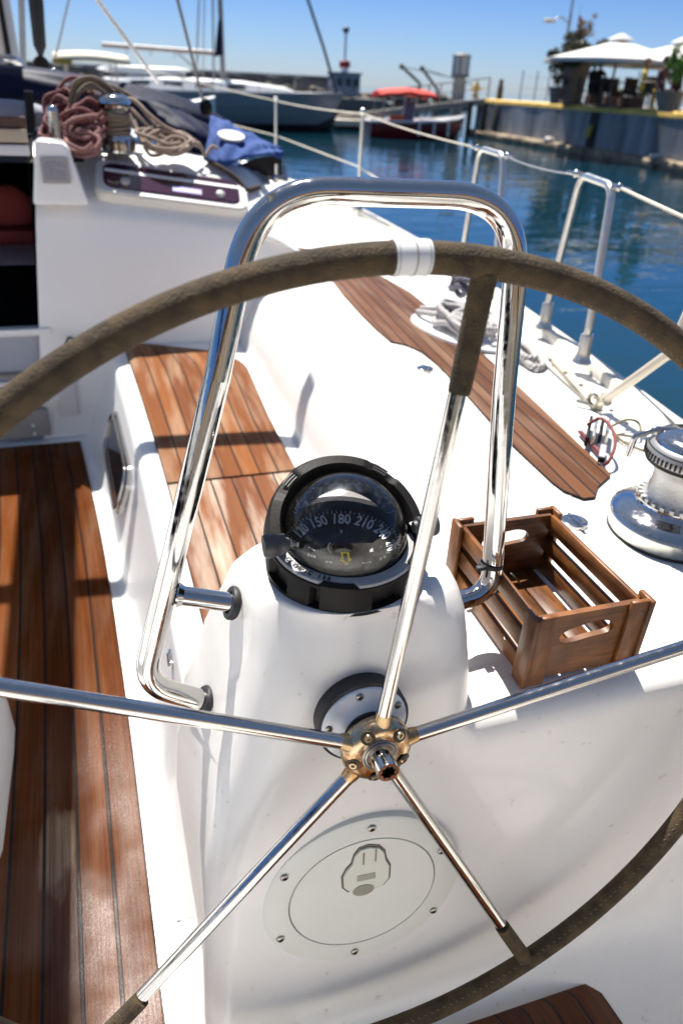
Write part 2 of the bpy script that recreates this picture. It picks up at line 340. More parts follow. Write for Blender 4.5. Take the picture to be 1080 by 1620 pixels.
    def grid(s, rows, mi=0, closed=False, uvs=None, flip=False):
        R = len(rows); Cn = len(rows[0]); vs = [p for r in rows for p in r]; fs = []; uu = []
        for i in range(R-1):
            for k in range(Cn if closed else Cn-1):
                k2 = (k+1) % Cn; q = [i*Cn+k, i*Cn+k2, (i+1)*Cn+k2, (i+1)*Cn+k]
                if flip: q = q[::-1]
                fs.append(q)
                if uvs: uu.append([uvs[a] for a in q])
        return s.add(vs, fs, mi, uu if uvs else None)
    def sphere(s, c, r, seg=16, rings=10, sc=(1, 1, 1), mi=0, R=None):
        vs = []; fs = []
        for i in range(rings+1):
            th = pi*i/rings
            for k in range(seg):
                a = 2*pi*k/seg; p = Vector((sc[0]*r*sin(th)*cos(a), sc[1]*r*sin(th)*sin(a), sc[2]*r*cos(th)))
                vs.append(Vector(c)+((R @ p) if R else p))
        for i in range(rings):
            for k in range(seg): fs.append([i*seg+k, (i+1)*seg+k, (i+1)*seg+(k+1) % seg, i*seg+(k+1) % seg])
        return s.add(vs, fs, mi)
    def scale_about(s, c, k):
        s.v = [c+(v-c)*k for v in s.v]; return s
    def build(s, name, mats, parent=None, sub=0, merge=True, label=None, autosmooth=None):
        me = bpy.data.meshes.new(name); me.from_pydata([tuple(v) for v in s.v], [], s.f)
        if not isinstance(mats, (list, tuple)): mats = [mats]
        for m in mats: me.materials.append(m)
        uvl = me.uv_layers.new(name='UVMap')
        li = 0
        for pi_, p in enumerate(me.polygons):
            p.material_index = s.m[pi_]; p.use_smooth = s.sm[pi_]
            for k in range(p.loop_total): uvl.data[p.loop_start+k].uv = s.uv[pi_][k] if k < len(s.uv[pi_]) else (0, 0)
        bm = bmesh.new(); bm.from_mesh(me)
        if merge: bmesh.ops.remove_doubles(bm, verts=list(bm.verts), dist=1e-6)
        bmesh.ops.recalc_face_normals(bm, faces=list(bm.faces))
        bm.to_mesh(me); bm.free()
        o = bpy.data.objects.new(name, me); COL.objects.link(o)
        if parent: o.parent = parent
        if sub:
            md = o.modifiers.new('sub', 'SUBSURF'); md.levels = sub; md.render_levels = sub
        if autosmooth is None: autosmooth = 50
        if autosmooth:
            me.set_sharp_from_angle(angle=radians(autosmooth))
        if label: o['label'] = label
        return o

def tag(o, label=None, cat=None, group=None, kind=None):
    if label: o['label'] = label
    if cat: o['category'] = cat
    if group: o['group'] = group
    if kind: o['kind'] = kind
    return o
def thing(name, label, cat, group=None):
    o = bpy.data.objects.new(name, None); COL.objects.link(o); o.empty_display_size = 0.1
    return tag(o, label, cat, group)
def kids(o): return [c for c in bpy.data.objects if c.parent == o]
def copy_tree(o, parent=None):
    c = o.copy(); COL.objects.link(c)
    if parent: c.parent = parent
    for ch in kids(o): copy_tree(ch, c)
    return c
def lerp(a, b, t): return a+(b-a)*t
def interp(x, T):
    if x <= T[0][0]: return T[0][1]
    for (a, u), (b, w) in zip(T, T[1:]):
        if x <= b: return u+(w-u)*(x-a)/(b-a)
    return T[-1][1]
def sinterp(x, T):
    """smooth interpolation"""
    if x <= T[0][0]: return T[0][1]
    if x >= T[-1][0]: return T[-1][1]
    for i in range(len(T)-1):
        if x <= T[i+1][0]:
            x0, y0 = T[i]; x1, y1 = T[i+1]
            xm, ym = T[i-1] if i > 0 else (2*x0-x1, 2*y0-y1); xp, yp = T[i+2] if i+2 < len(T) else (2*x1-x0, 2*y1-y0)
            h = x1-x0; m0 = (y1-ym)/(x1-xm)*h; m1 = (yp-y0)/(xp-x0)*h; t = (x-x0)/h
            return (2*t**3-3*t*t+1)*y0+(t**3-2*t*t+t)*m0+(-2*t**3+3*t*t)*y1+(t**3-t*t)*m1
def frame(o, z, xd=(1, 0, 0)):
    z = Vector(z).normalized(); x = Vector(xd); x = (x-z*x.dot(z)).normalized(); y = z.cross(x); o = Vector(o)
    return Matrix(((x.x, y.x, z.x, o.x), (x.y, y.y, z.y, o.y), (x.z, y.z, z.z, o.z), (0, 0, 0, 1)))
def text_mesh(body, size, ext=0.0004, bold=False):
    cu = bpy.data.curves.new('text', 'FONT'); cu.body = body; cu.size = size; cu.extrude = ext; cu.align_x = 'CENTER'; cu.align_y = 'CENTER'
    cu.resolution_u = 3
    if bold: cu.offset = size*0.02
    o = bpy.data.objects.new('text', cu); COL.objects.link(o)
    dg = bpy.context.evaluated_depsgraph_get(); me = bpy.data.meshes.new_from_object(o.evaluated_get(dg))
    vs = [v.co.copy() for v in me.vertices]; fs = [list(p.vertices) for p in me.polygons]
    bpy.data.objects.remove(o); bpy.data.curves.remove(cu); bpy.data.meshes.remove(me)
    return vs, fs


# ================================================================== THE YACHT
yacht = thing('sailing_yacht', 'white sailing yacht with teak seats and twin helm cockpit that fills the foreground', 'yacht')
def Y_(name, mb, m, par=None, **k): return mb.build(name, m, par or yacht, **k)

XD = [(-1.6, .88), (-1, .93), (-.3, .99), (.2, 1.03), (.78, 1.09), (1.1, 1.135), (1.5, 1.19), (2.5, 1.30), (3.6, 1.355), (4.6, 1.35), (6, 1.22), (7.5, .93), (9, .33), (10.3, -.5), (10.6, -.8)]
XC = [(.1, .16), (.45, .20), (.7, .27), (.95, .36), (1.3, .425), (2.0, .45), (2.8, .47)]
def xd(y): return sinterp(y, XD)
def xc(y): return sinterp(y, XC)
def xs(y): return min(.265, xc(y)-.05)
ZD = .70
# ---- hull sides
h = MB(); rows = []
for i in range(61):
    y = lerp(-1.6, 10.6, i/60); x = xd(y); k = max(0.0, (y-6)/4.6)
    z0 = ZD+0.035+0.25*k*k
    sec = [(x-.045, z0-.04), (x-.043, z0-.006), (x-.036, z0), (x-.006, z0), (x, z0-.006), (x+.006, z0-.05), (x+.03, z0-.14), (x+.03*(1-k), .1), (x-.03-.3*k, -.35), (x-.3-.4*k, -.8)]
    rows.append([Vector((max(px, -.8), y, pz)) for px, pz in sec])
h.grid(rows); Y_('hull', h, RAILG)
# mirrored port side, unseen mostly
# ---- side deck and coaming
d = MB(); rows = []
for i in range(64):
    y = lerp(.150, 2.9, i/63); a = xs(y); c = xc(y); X = xd(y)
    pr = [(a, .395), (a+.010, .404), (a+.020, .425), (a+.030, .47), (lerp(a, c, .30), .535), (lerp(a, c, .48), .59), (lerp(a, c, .70), .64), (c-.02, .672), (c+.015, .690), (c+.05, .699), (c+.10, .7025)]
    for t in (.2, .4, .6, .8): pr.append((lerp(c+.1, X-.10, t), .7025-.002*t))
    pr += [(X-.10, .700), (X-.07, .698), (X-.045, .697), (X-.040, .70)]
    rows.append([Vector((px, y, pz)) for px, pz in pr])
d.grid(rows)
rows = []
for i in range(20):           # aft part beside the helm well
    y = lerp(-1.6, .150, i/19); X = xd(y)
    rows.append([Vector((lerp(.674, X-.040, t), y, .7025-.004*t)) for t in (0, .2, .5, .8, 1)])
d.grid(rows)
rows = []
for i in range(50):           # forward side deck round the cabin
    y = lerp(2.9, 10.2, i/49); X = xd(y); k = max(0.0, (y-6)/4.6)
    rows.append([Vector((lerp(-.8, X-.04, t), y, .697+.25*k*k)) for t in (0, .3, .6, .8, 1)])
d.grid(rows)
Y_('side_deck', d, DECK)

# ---- helm well: front wall, big fillets, floor
wl = MB()
cx0, cz0, RR = .22, .53, .43
HF = .10
def rho_(t):
    s = t*(cx0+.09+RR*pi/2+.70-cz0)-(cx0+.09); a = max(0, min(1, s/(RR*pi/2)))
    return lerp(.07, .13, a)+.085*sin(a*pi)**1.5
def well_outline(t):
    """t 0..1 from far left floor to right wall top; returns point (x,z), inward normal"""
    L1 = cx0+.09; L2 = RR*pi/2; L3 = .70-cz0
    s = t*(L1+L2+L3)
    if s < L1: return (-.09+s, HF), (0, 1)
    s -= L1
    if s < L2:
        a = -pi/2+s/RR; q = 2/3.2; ca, sa = max(0.0, cos(a)), max(0.0, -sin(a)); nx, nz = ca**(2-q), sa**(2-q); ln = sqrt(nx*nx+nz*nz)
        return (cx0+RR*ca**q, cz0-RR*sa**q), (-nx/ln, nz/ln)
    s -= L2
    return (cx0+RR, cz0+s), (-1, 0)
def wall_y(z): return .066+(z-.70)*.10
rows = []; NT = 70
for i in range(NT+1):
    (cx, cz), (nx, nz) = well_outline(i/NT); row = []; rho = rho_(i/NT)
    bx, bz = cx+nx*rho, cz+nz*rho
    tx = min(bx, lerp(bx, cx0*0+bx, 1)); topz = .680
    # lip at the top
    lip = [(.155, .7025), (.120, .7022), (.094, .699), (.078, .690)]
    tx = lerp(-.09, cx0+RR-.13, min(1, i/NT*1.25))
    if tx < .150: lip = [(wall_y(.70)+.001, .70), (wall_y(.695)+.001, .695), (wall_y(.69)+.001, .69), (wall_y(.685)+.001, .685)]
    if bz >= topz: bz = topz-.0005*(NT+1-i)/NT
    for ly, lz in lip: row.append(Vector((tx, ly-.0, lz)))
    for k in range(13):
        t = k/12; px, pz = lerp(tx, bx, t), lerp(topz, bz, t); row.append(Vector((px, wall_y(pz), pz)))
    yb = wall_y(bz)
    for k in range(1, 11):
        th = k/10*pi/2; q = rho*sin(th); row.append(Vector((bx-nx*q, yb-rho*(1-cos(th)), bz-nz*q)))
    for e in (.1, .3, .6, 1.0, 1.5): row.append(Vector((cx, yb-rho-e, cz)))
    rows.append(row)
wl.grid(rows)
# right-hand top corner
rows = [[Vector((cx0+RR-.13, yy, zz)), Vector((.70, yy, zz))] for yy, zz in [(.155, .7024), (.120, .7021), (.094, .699), (.078, .690), (.064, .680)]]
wl.grid(rows)
rows = [[Vector((cx0+RR, y, z)), Vector((cx0+RR+.004, y, .695)), Vector((cx0+RR+.02, y, .7025))] for y, z in ((.14, .68), (.0, .68), (-.5, .68), (-1.5, .68))]
wl.grid(rows)
wl.grid([[Vector((-.232, y, HF)), Vector((-.238, y, HF-.012)), Vector((-.242, y, .02)), Vector((-.255, y, -.002))] for y in (.06, .0, -.3, -1.6)])
wl.grid([[Vector((-.232, y, HF-.0005)), Vector((.3, y, HF-.0005)), Vector((.66, y, HF-.0005))] for y in (-.055, -.3, -1.6)])
Y_('helm_well', wl, WELL)

# ---- seat moulding (starboard) and cockpit floor
XFL = [(-.2, -.285), (.15, -.30), (.94, -.335), (1.7, -.385), (2.6, -.475)]       # right edge of the floor teak
XSL = [(.3, -.128), (.65, -.137), (1.32, -.160), (2.0, -.195), (2.65, -.238)]      # left edge of the seat teak
def xfl(y): return sinterp(y, XFL)
def xsl(y): return sinterp(y, XSL)
sm_ = MB(); rows = []
for i in range(50):
    y = lerp(.30, 2.75, i/49); f = xfl(y)+.045; e = xsl(y)-.055; a = xs(y)
    if y < .6: f = lerp(-.245, f, max(0, (y-.3)/.3)); 
    pr = [(f-.05, .0), (f-.02, .0015), (f-.006, .010), (f+.002, .028), (lerp(f, e, .3), .12), (lerp(f, e, .75), .27), (e-.012, .36), (e-.004, .385), (e+.010, .400), (e+.03, .4055), (lerp(e, a, .5), .405), (a-.03, .404), (a+.004, .400)]
    rows.append([Vector((px, y, pz)) for px, pz in pr])
sm_.grid(rows)
Y_('seat_moulding', sm_, WHITE)
fl = MB(); fl.grid([[Vector((x, y, -.001)) for x in (-2.2, -1.2, -.6, -.2, 0)] for y in (-2, -1, 0, .4, 1.5, 2.9)]); Y_('cockpit_floor', fl, WHITE)
# a thin moulded seam along the seat front with a small catch
sl = MB(); path = []
for i in range(24):
    y = lerp(.62, 1.42, i/23); z = lerp(.315, .33, i/23); f = xfl(y)+.045; e = xsl(y)-.055
    tt = (z)/.36; path.append((lerp(f, e, .75+(.25*(z-.27)/.09))-.0025, y, z))
sl.tube(path, .0022, 6); Y_('locker_seam', sl, GROOVE)
ct = MB(); ct.box((path[3][0]-.006, .70, .318), (.008, .045, .02), bev=.002); ct.tube([(path[3][0]-.010, .70, .300), (path[3][0]-.010, .70, .335)], .004, 8); Y_('locker_catch', ct, CHROME)

# ---- teak panels
def teak_panel(name, rows, u0, u1, m, th=.014, parent=None, bev=True):
    """rows: list of (left(x,y), right(x,y)) along v at height z; makes a slab with plank uv"""
    mb = MB(); nk = 12; vs = []; uv = []
    top = []; 
    acc = 0; prev = None
    for (L, R) in rows:
        c = (Vector(L)+Vector(R))/2
        if prev is not None: acc += (c-prev).length
        prev = c; r = []
        for k in range(nk+1):
            t = k/nk; r.append(Vector(L).lerp(Vector(R), t)); uv.append((lerp(u0, u1, t), acc))
        top.append(r)
    mb.grid(top, uvs=uv)
    # sides
    edge = [r[0] for r in top]+top[-1][1:]+[r[-1] for r in top[::-1]][1:]+top[0][::-1][1:-1]
    low = [p-Vector((0, 0, th)) for p in edge]; n = len(edge)
    mb.add(edge+low, [[i, (i+1) % n, n+(i+1) % n, n+i] for i in range(n)], 1, smooth=False)
    return mb.build(name, [m, DARK], parent or yacht)
rows = []
for i in range(40):
    y = lerp(-.35, 2.54, i/39); x = xfl(y)
    if y > 1.3 and y < 2.2: x += .0
    rows.append(((x-.60, y, .013), (x, y, .013)))
teak_panel('floor_teak', rows, 0, 9.0, TEAKF)
rows = []
for i in range(24):
    y = lerp(1.325, 2.66, i/23); r_ = .222 if y < 1.75 else .222+.02*sin((y-1.75)*1.7)
    if y > 2.25: r_ = .235-(y-2.25)**2*.62
    rows.append(((xsl(y), y, .419-(0)), (r_, y+(-.20*(max(0, y-2.2)/.46)), .419)))
teak_panel('seat_teak', rows, 0, 7.0, TEAKS)
rows = []
for i in range(16):
    y = lerp(.40, 1.316, i/15); rows.append(((xsl(y), y, .417), (.222-.03*max(0, .9-y), y, .417)))
teak_panel('seat_teak', rows, 3, 9.2, teak('teak_seat_worn', (0.22, 0.08, 0.026), (0.10, 0.030, 0.010), (.52, .43, .34), grayamt=0.42, seam=0.05))
rows = []
for i in range(14):
    y = (-1.3, -1.1, -.9, -.7, -.5, -.3, -.2, -.122, -.09, -.074, -.066, -.060, -.057, -.056)[i]
    xr_ = (.62, .58, .53, .50, .47, .445, .435, .425, .4205, .418, .414, .408, .400, .392)[i]
    rows.append(((-.04, y, .114), (xr_, y, .114)))
teak_panel('helm_teak', rows, 0, 10, TEAKF)
# side-deck strip with its shaped ends
L = [(.640, .542), (.655, .55), (.690, .585), (.70, .588), (.612, .605)]
LT = [(.545, .640), (.56, .624), (.60, .613), (.84, .619), (1.16, .653), (1.366, .668), (1.50, .664), (1.56, .640), (1.60, .602), (1.75, .600), (1.92, .605), (2.2, .622), (2.445, .647), (2.8, .66), (3.1, .640), (3.24, .622)]
RT = [(.545, .668), (.575, .690), (.590, .71), (.606, .759), (1.016, .809), (1.452, .856), (1.88, .888), (2.198, .906), (2.521, .880), (2.8, .80), (3.05, .70), (3.24, .628)]
rows = []
for i in range(70):
    y = lerp(.545, 3.24, i/69) if i > 8 else lerp(.545, .545+2.695*8/69, i/8)
    rows.append(((interp(y, LT), y, .7085), (interp(y, RT), y, .7085)))
ts = MB()
top = []; uv = []
for (Lp, Rp) in rows:
    r = []
    for k in range(11):
        t = k/10; p = Vector(Lp).lerp(Vector(Rp), t); r.append(p); uv.append(((p.x-.60-(p.y-.55)*.075)/.036, p.y))
    top.append(r)
ts.grid(top, uvs=uv)
edge = [r[0] for r in top]+top[-1][1:]+[r[-1] for r in top[::-1]][1:]+top[0][::-1][1:-1]; n = len(edge)
ts.add(edge+[p-Vector((0, 0, .007)) for p in edge], [[i, (i+1) % n, n+(i+1) % n, n+i] for i in range(n)], 1, smooth=False)
ts.build('deck_teak', [TEAKD, DARK], yacht)

# ---- locker lid outline and latches on the coaming
ol = MB(); P = [U(540, 735, Z=.70), U(553, 655, Z=.70), U(575, 590, Z=.70), U(610, 566, Z=.70), U(655, 562, Z=.70), U(700, 590, Z=.70), U(760, 645, Z=.70), U(850, 735, Z=.70), U(930, 815, Z=.70)]
P = [Vector((max(p.x, xc(p.y)+.09), p.y, .7026)) for p in P]
ol.tube(catmull(P, 8), .0013, 5); Y_('lid_seam', ol, mat('seam_grey', (.35, .34, .32), .7))
for q in ((672, 583), (908, 825)):
    p = U(*q, Z=.706); lt = MB(); lt.lathe([(0, .004), (.022, .004), (.026, .002), (.027, -.004)], p, seg=24)
    lt.box(p+Vector((0, 0, .0052)), (.006, .050, .0022), bev=.0005)
    lt.tube([p+Vector((0, -.024, .004)), p+Vector((0, -.034, .007))], .004, 8)
    Y_('flush_latch', lt, CHROME)

# ---- cabin: bulkhead, sloped coachroof edge, top, rounded sides
cb = MB()
prof = [(2.62, .0), (2.625, .42), (2.66, .70), (2.695, .90), (2.705, .925), (2.725, .948), (2.82, 1.020), (2.94, 1.110), (3.0, 1.145), (3.10, 1.165), (3.9, 1.165), (5.2, 1.12), (6.6, 1.02), (7.8, .86), (8.3, .74)]
cols = [-.50, -.44, -.36, -.2, 0, .15, .26, .33, .38, .42, .455, .49, .53, .57, .60]
rows = []
for (y, z) in prof:
    row = []
    for k, x in enumerate(cols):
        zz = z; yy = y; xx = x
        if z < .99 and x < -.3: xx = x-(.99-z)*.13*(-.3-x)/.2
        zz -= .11*max(0, (x+.2))  if z > .75 else 0
        if x > .33:
            t = (x-.33)/.27; top = .699
            s = 1-(1-sqrt(max(0, 1-t**2.0)))
            if z > .70: zz = top+(zz-top)*s; 
            yy = y - (0.10*t if z > .9 and y < 3.3 else 0.0)
            wid = interp(y, [(2.6, .98), (3.3, .85), (4.5, 1.35), (6, 1.35), (8, .6)])
            xx = .33+(x-.33)*wid
        row.append(Vector((xx, yy, zz)))
    rows.append(row)
cb.grid(rows)
# port half of the roof and the bulkhead beyond the companionway
rows = []
for (y, z) in prof[9:]:
    rows.append([Vector((x, y, z+.02)) for x in (-2.2, -1.6, -1.1, -.8, -.5)])
cb.grid(rows)
rows = [[Vector((x, y, z)) for x in (-2.3, -1.25)] for y, z in prof[:10]]
cb.grid(rows)
cb.build('coachroof', WHITE, yacht)
# plaque block beside the companionway
pk = MB(); A = [(-.515, 2.60, .995), (-.325, 2.60, .995), (-.345, 2.62, 1.195), (-.47, 2.62, 1.195)]
rows = []
a0, a1, b1, b0 = [Vector(q) for q in ((-.505, 2.625, .975), (-.300, 2.625, .975), (-.352, 2.655, 1.188), (-.462, 2.655, 1.198))]
fr_ = [a0, a1, lerp(1, 1, 0) and a1.lerp(b1, .7)+Vector((.012, 0, 0)) if False else a1.lerp(b1, .7)+Vector((-.004, 0, 0)), b1.lerp(a1, .06), b1+Vector((-.02, 0, .004)), b0]
bk = [p+Vector((0, .75, -.02)) for p in fr_]
pk.add(fr_+bk, [[0, 1, 2, 3, 4, 5]]+[[i, (i+1) % 6, 6+(i+1) % 6, 6+i] for i in range(6)], smooth=False)
bo = pk.build('winch_plinth', WHITE, yacht)
md = bo.modifiers.new('bev', 'BEVEL'); md.width = .012; md.segments = 3; md.limit_method = 'ANGLE'
# engraved plate
c = U(88, 270, Y=2.632); pl = MB(); pl.box(c, (.100, .004, .088), R=Matrix.Rotation(radians(-8), 3, 'X')); 
for q in [(-.043, -.036), (.043, -.036), (-.043, .036), (.043, .036)]: pl.lathe([(0, .002), (.003, .002), (.003, 0)], c+Vector((q[0], -.004+(q[1]*.14), q[1])), (0, -1, 0), 8, mi=1)
ln = random.Random(3)
for r_ in range(9):
    z = .030-.0072*r_; x = -.038
    while x < .034:
        w = ln.uniform(.004, .014)
        if not (r_ in (3,) and x > 0): pl.box(c+Vector((x+w/2, -.0026+z*.14, z)), (w, .0006, .0022), mi=2, R=Matrix.Rotation(radians(-8), 3, 'X'))
        x += w+.004
Y_('builders_plate', pl, [mat('plate_alloy', (.42, .43, .45), .35, .8), SCREW, mat('plate_ink', (.09, .10, .12), .6)])

# companionway: dark saloon, washboards, steps, rails
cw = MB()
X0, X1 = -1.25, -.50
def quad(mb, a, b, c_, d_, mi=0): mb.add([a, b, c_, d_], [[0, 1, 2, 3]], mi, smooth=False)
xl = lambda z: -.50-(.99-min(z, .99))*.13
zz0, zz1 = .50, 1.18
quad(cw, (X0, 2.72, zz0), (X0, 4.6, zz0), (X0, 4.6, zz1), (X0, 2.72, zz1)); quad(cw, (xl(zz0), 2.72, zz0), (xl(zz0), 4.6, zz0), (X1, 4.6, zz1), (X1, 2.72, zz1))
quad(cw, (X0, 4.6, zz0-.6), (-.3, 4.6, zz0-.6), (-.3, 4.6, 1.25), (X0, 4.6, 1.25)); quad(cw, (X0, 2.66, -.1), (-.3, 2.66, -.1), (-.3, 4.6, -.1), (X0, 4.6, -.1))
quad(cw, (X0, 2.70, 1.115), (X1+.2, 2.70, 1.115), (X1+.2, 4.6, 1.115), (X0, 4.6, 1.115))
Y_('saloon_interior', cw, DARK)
cu = MB(); cu.sphere(U(18, 330, Y=3.5), .11, 16, 10, (1, .6, 1)); cu.box(U(10, 375, Y=3.5), (.5, .3, .12), bev=.04); Y_('saloon_cushion', cu, mat('red_cushion', (.28, .05, .05), .9))
sp = MB()
sp.box((-.87, 2.66, .30), (.66, .03, .34), bev=.006)
sp.box((-.87, 2.645, .485), (.70, .06, .03), bev=.008, mi=1)
sp.box((-.87, 2.635, .305), (.68, .03, .012), mi=2); sp.box((-.87, 2.635, .265), (.68, .035, .02), mi=1, bev=.004); sp.box((-.87, 2.635, .235), (.68, .03, .010), mi=2); sp.box((-.87, 2.62, .20), (.68, .05, .03), mi=1, bev=.008)
sp.box((-.70, 2.605, .09), (.22, .03, .13), mi=3, bev=.01)
for z in (.085, .045): sp.sphere((-.655, 2.585, z), .008, 10, 6, mi=1)
Y_('companionway_step', sp, [mat('grey_panel', (.36, .38, .45), .45), WHITE, GROOVE, mat('grey_box', (.30, .28, .27), .5)])
bp_ = MB(); bp_.box(U(103, 612, Y=2.61), (.085, .02, .27), bev=.009); bp_.tube(catmull([U(105, 545, Y=2.6), U(110, 534, Y=2.57), U(120, 540, Y=2.6)], 6), .006, 8, mi=1)
Y_('locker_hinge_cover', bp_, [mat('shade_grey_plastic', (.62, .60, .62), .5), RUBBER])
# hatch garage: slide rails and wooden trims above the companionway
tr = MB(); tr.box((-.86, 2.70, 1.205), (.74, .03, .045), mi=0, bev=.004); tr.box((-.86, 2.69, 1.158), (.74, .03, .036), mi=1, bev=.004); tr.box((-.88, 2.74, 1.245), (.78, .05, .045), mi=2, bev=.004)
Y_('hatch_trim', tr, [mat('varnished_trim', (.36, .30, .23), .4), mat('silver_trim', (.52, .52, .55), .4), mat('dark_trim', (.07, .03, .02), .4)])

# opening window in the sloped face
wa, wb, wc, wd = U(150, 262, Y=3.0), U(378, 292, Y=3.02), U(400, 343, Y=2.79), U(152, 318, Y=2.79)
A = U(152, 260, Y=2.915); B = U(380, 292, Y=2.915); D_ = U(147, 312, Y=2.735); C_ = U(398, 340, Y=2.735)
ex = (B-A).normalized(); ey = (A-D_).normalized(); nz = ex.cross(ey).normalized()
if nz.z < 0: nz = -nz
oc = (A+B+C_+D_)/4
hw = ((B-A).length+(C_-D_).length)/4; hh = (A-D_).length/2
frw = frame(oc+nz*.010, nz, ex)
def rrect(hx, hy, r, n=6):
    o = []
    for cx, cy, a0 in ((hx-r, hy-r, 0), (-hx+r, hy-r, pi/2), (-hx+r, -hy+r, pi), (hx-r, -hy+r, 3*pi/2)):
        for k in range(n+1):
            a = a0+k/n*pi/2; o.append((cx+r*cos(a), cy+r*sin(a)))
    return o
wf = MB(); wf.prism(rrect(hw, hh, .05), -.03, .020, frw, bev=.006); wfo = Y_('opening_window', wf, mat('window_frame', (.68, .67, .63), .35))
wg = MB(); wg.prism(rrect(hw-.035, hh-.030, .04), .0195, .026, frw, bev=.002); wg.build('pane', WINDOW, wfo)
ws = MB(); ws.prism([(-hw+.04, .018), (hw-.035, .018), (hw-.035, .034), (-hw+.04, .034)], .0262, .0285, frw); ws.build('glazing_bar', WHT, wfo)

for kx in (-hw*.62, hw*.62): wk = MB(); wk.lathe([(0, .012), (.015, .012), (.019, .008), (.020, 0)], frw @ Vector((kx, -.035, .026)), nz, 20); wk.build('clamp_knob', mat('knob_grey', (.42, .42, .40), .4), wfo)
wl2 = MB(); wl2.prism([(-.005, -.052), (.115, -.052), (.115, -.022), (-.005, -.022)], .0262, .0275, frw)
wl2.build('sticker', mat('lilac_sticker', (.38, .34, .66), .5), wfo)

# porthole in the seat front
pc = Vector((-.357, 1.93, .205)); yy_ = 1.93
fb = Vector((xfl(yy_)+.045, yy_, .12)); e_ = Vector((xsl(yy_)-.055, yy_, .36)); 
tz = (Vector((lerp(xfl(yy_)+.045, xsl(yy_)-.055, .75), yy_, .27))-Vector((lerp(xfl(yy_)+.045, xsl(yy_)-.055, .3), yy_, .12))).normalized()
ty = Vector((-.06, 1, 0)).normalized(); nn_ = ty.cross(tz); nn_ = -nn_ if nn_.x > 0 else nn_
pc = Vector((lerp(xfl(yy_)+.045, xsl(yy_)-.055, .55), yy_, .205))+nn_*.002
frp = frame(pc, nn_, ty)
ph_ = MB(); ph_.prism(rrect(.29, .095, .07), -.004, .012, frp, bev=.004); pho = Y_('seat_porthole', ph_, CHROME)
pg = MB(); pg.prism(rrect(.262, .070, .055), .0122, .015, frp); pg.build('pane', mat('dark_glass', (.01, .01, .012), .08), pho)
pr_ = MB(); pr_.tube([frp @ Vector((x, y, .020)) for x, y in rrect(.276, .082, .06)], .005, 8, closed=True); pr_.build('rim', CHROME, pho)

# box at the port side of the frame
tb = MB(); tb.prism([(-.95, .48), (-.63, .48), (-.606, .50), (-.598, .54), (-.598, .80), (-.602, .88), (-.615, .92), (-.65, .932), (-.95, .935)], 0.014, .42, None, bev=.02); Y_('cockpit_table_base', tb, WHITE)

# ---- stanchions, hoops, lifelines
def stan_base(mb, p, lean=None, mi=0):
    mb.lathe([(0, .085), (.017, .085), (.019, .08), (.020, .03), (.024, .010), (.028, .006), (.030, 0)], p, (0, 0, 1), 16, mi=mi)
def hoop(p0, p1, top, r=.0115, dx=.0):
    g = MB(); a, b = Vector(p0), Vector(p1)
    t0 = a.lerp(b, .12)+Vector((dx, 0, 0)); t0.z = top; t1 = a.lerp(b, .80)+Vector((dx, 0, 0)); t1.z = top-.005
    P = fillet([a+Vector((0, 0, .02)), a+Vector((0, 0, .10)), t0, t1, b+Vector((0, 0, .10)), b+Vector((0, 0, .02))], [0, .02, .055, .055, .02, 0], 7)
    g.tube(P, r, 14); stan_base(g, a); stan_base(g, b)
    return Y_('gate_hoop', g, CAST), t0, t1
_, ha, hb = hoop((1.150, 1.573, .735), (1.078, 1.234, .735), 1.215, dx=.01)
_, hc, hd_ = hoop((1.288, 2.53, .735), (1.262, 2.17, .735), 1.215, dx=.0)
posts = []
for (x, y) in ((1.315, 4.155), (1.305, 6.6)):
    g = MB(); g.tube([(x, y, .72), (x, y, 1.28)], lambda t: .013-.002*t, 12); stan_base(g, (x, y, .735)); g.sphere((x, y, 1.285), .020, 10, 8)
    Y_('stanchion', g, CAST); posts.append(Vector((x, y, 1.275)))
# raked brace at the right edge
g = MB(); a = U(957, 632, Z=.735); b = U(1092, 535, Y=.74); b2 = Vector((b.x, b.y, b.z))
g.tube([a, b2], .0125, 14); g.lathe([(0, .004), (.02, .004), (.021, 0)], a, b2-a, 16)
q = a.lerp(b2, .80); g.lathe([(.013, 0), (.020, 0), (.020, .032), (.013, .032)], q, b2-a, 16)
g.tube([q+Vector((0, 0, .015)), q+Vector((-.02, .01, .045)), q+Vector((-.045, .02, .06))], .006, 8); g.sphere(q+Vector((-.050, .022, .063)), .012, 12, 8, mi=1)
g.tube([q+Vector((0, 0, .012)), q+Vector((.03, 0, .17))], .012, 12)
Y_('gangway_brace', g, [mat('creamy_tube', (.66, .60, .49), .35, .3), RUBBER])
# lifelines
wr = MB()
top_line = [U(1120, 362, X=.98), hb+Vector((0, -.035, .0))]
def sag(a, b, s=.012, n=8): return [Vector(a).lerp(Vector(b), k/n)-Vector((0, 0, s*4*(k/n)*(1-k/n))) for k in range(n+1)]
wr.tube(sag(top_line[0], top_line[1], 0), .0045, 8)
wr.tube(sag(ha, hd_), .0028, 8, mi=1); wr.tube(sag(hc, posts[0]), .0038, 8); wr.tube(sag(posts[0], posts[1]), .0042, 8)
wr.tube(sag(posts[1], (.3, 9.2, 1.5)), .0042, 8)
wr.tube([U(610, 292, X=1.31), Vector((1.315, 4.155, .98)), Vector((1.305, 6.6, 1.0)), Vector((.3, 9.2, 1.15))], .0045, 8)
for a, b in ((hb, (0, -1)), (ha, (0, 1)), (hd_, (0, -1)), (hc, (0, 1))):
    v = Vector((0, b[1], 0)); wr.tube([a, a+v*.028], .009, 10, mi=2); wr.tube([a+v*.028, a+v*.075], .006, 8, mi=2); wr.sphere(a+v*.028, .012, 10, 6, mi=2)
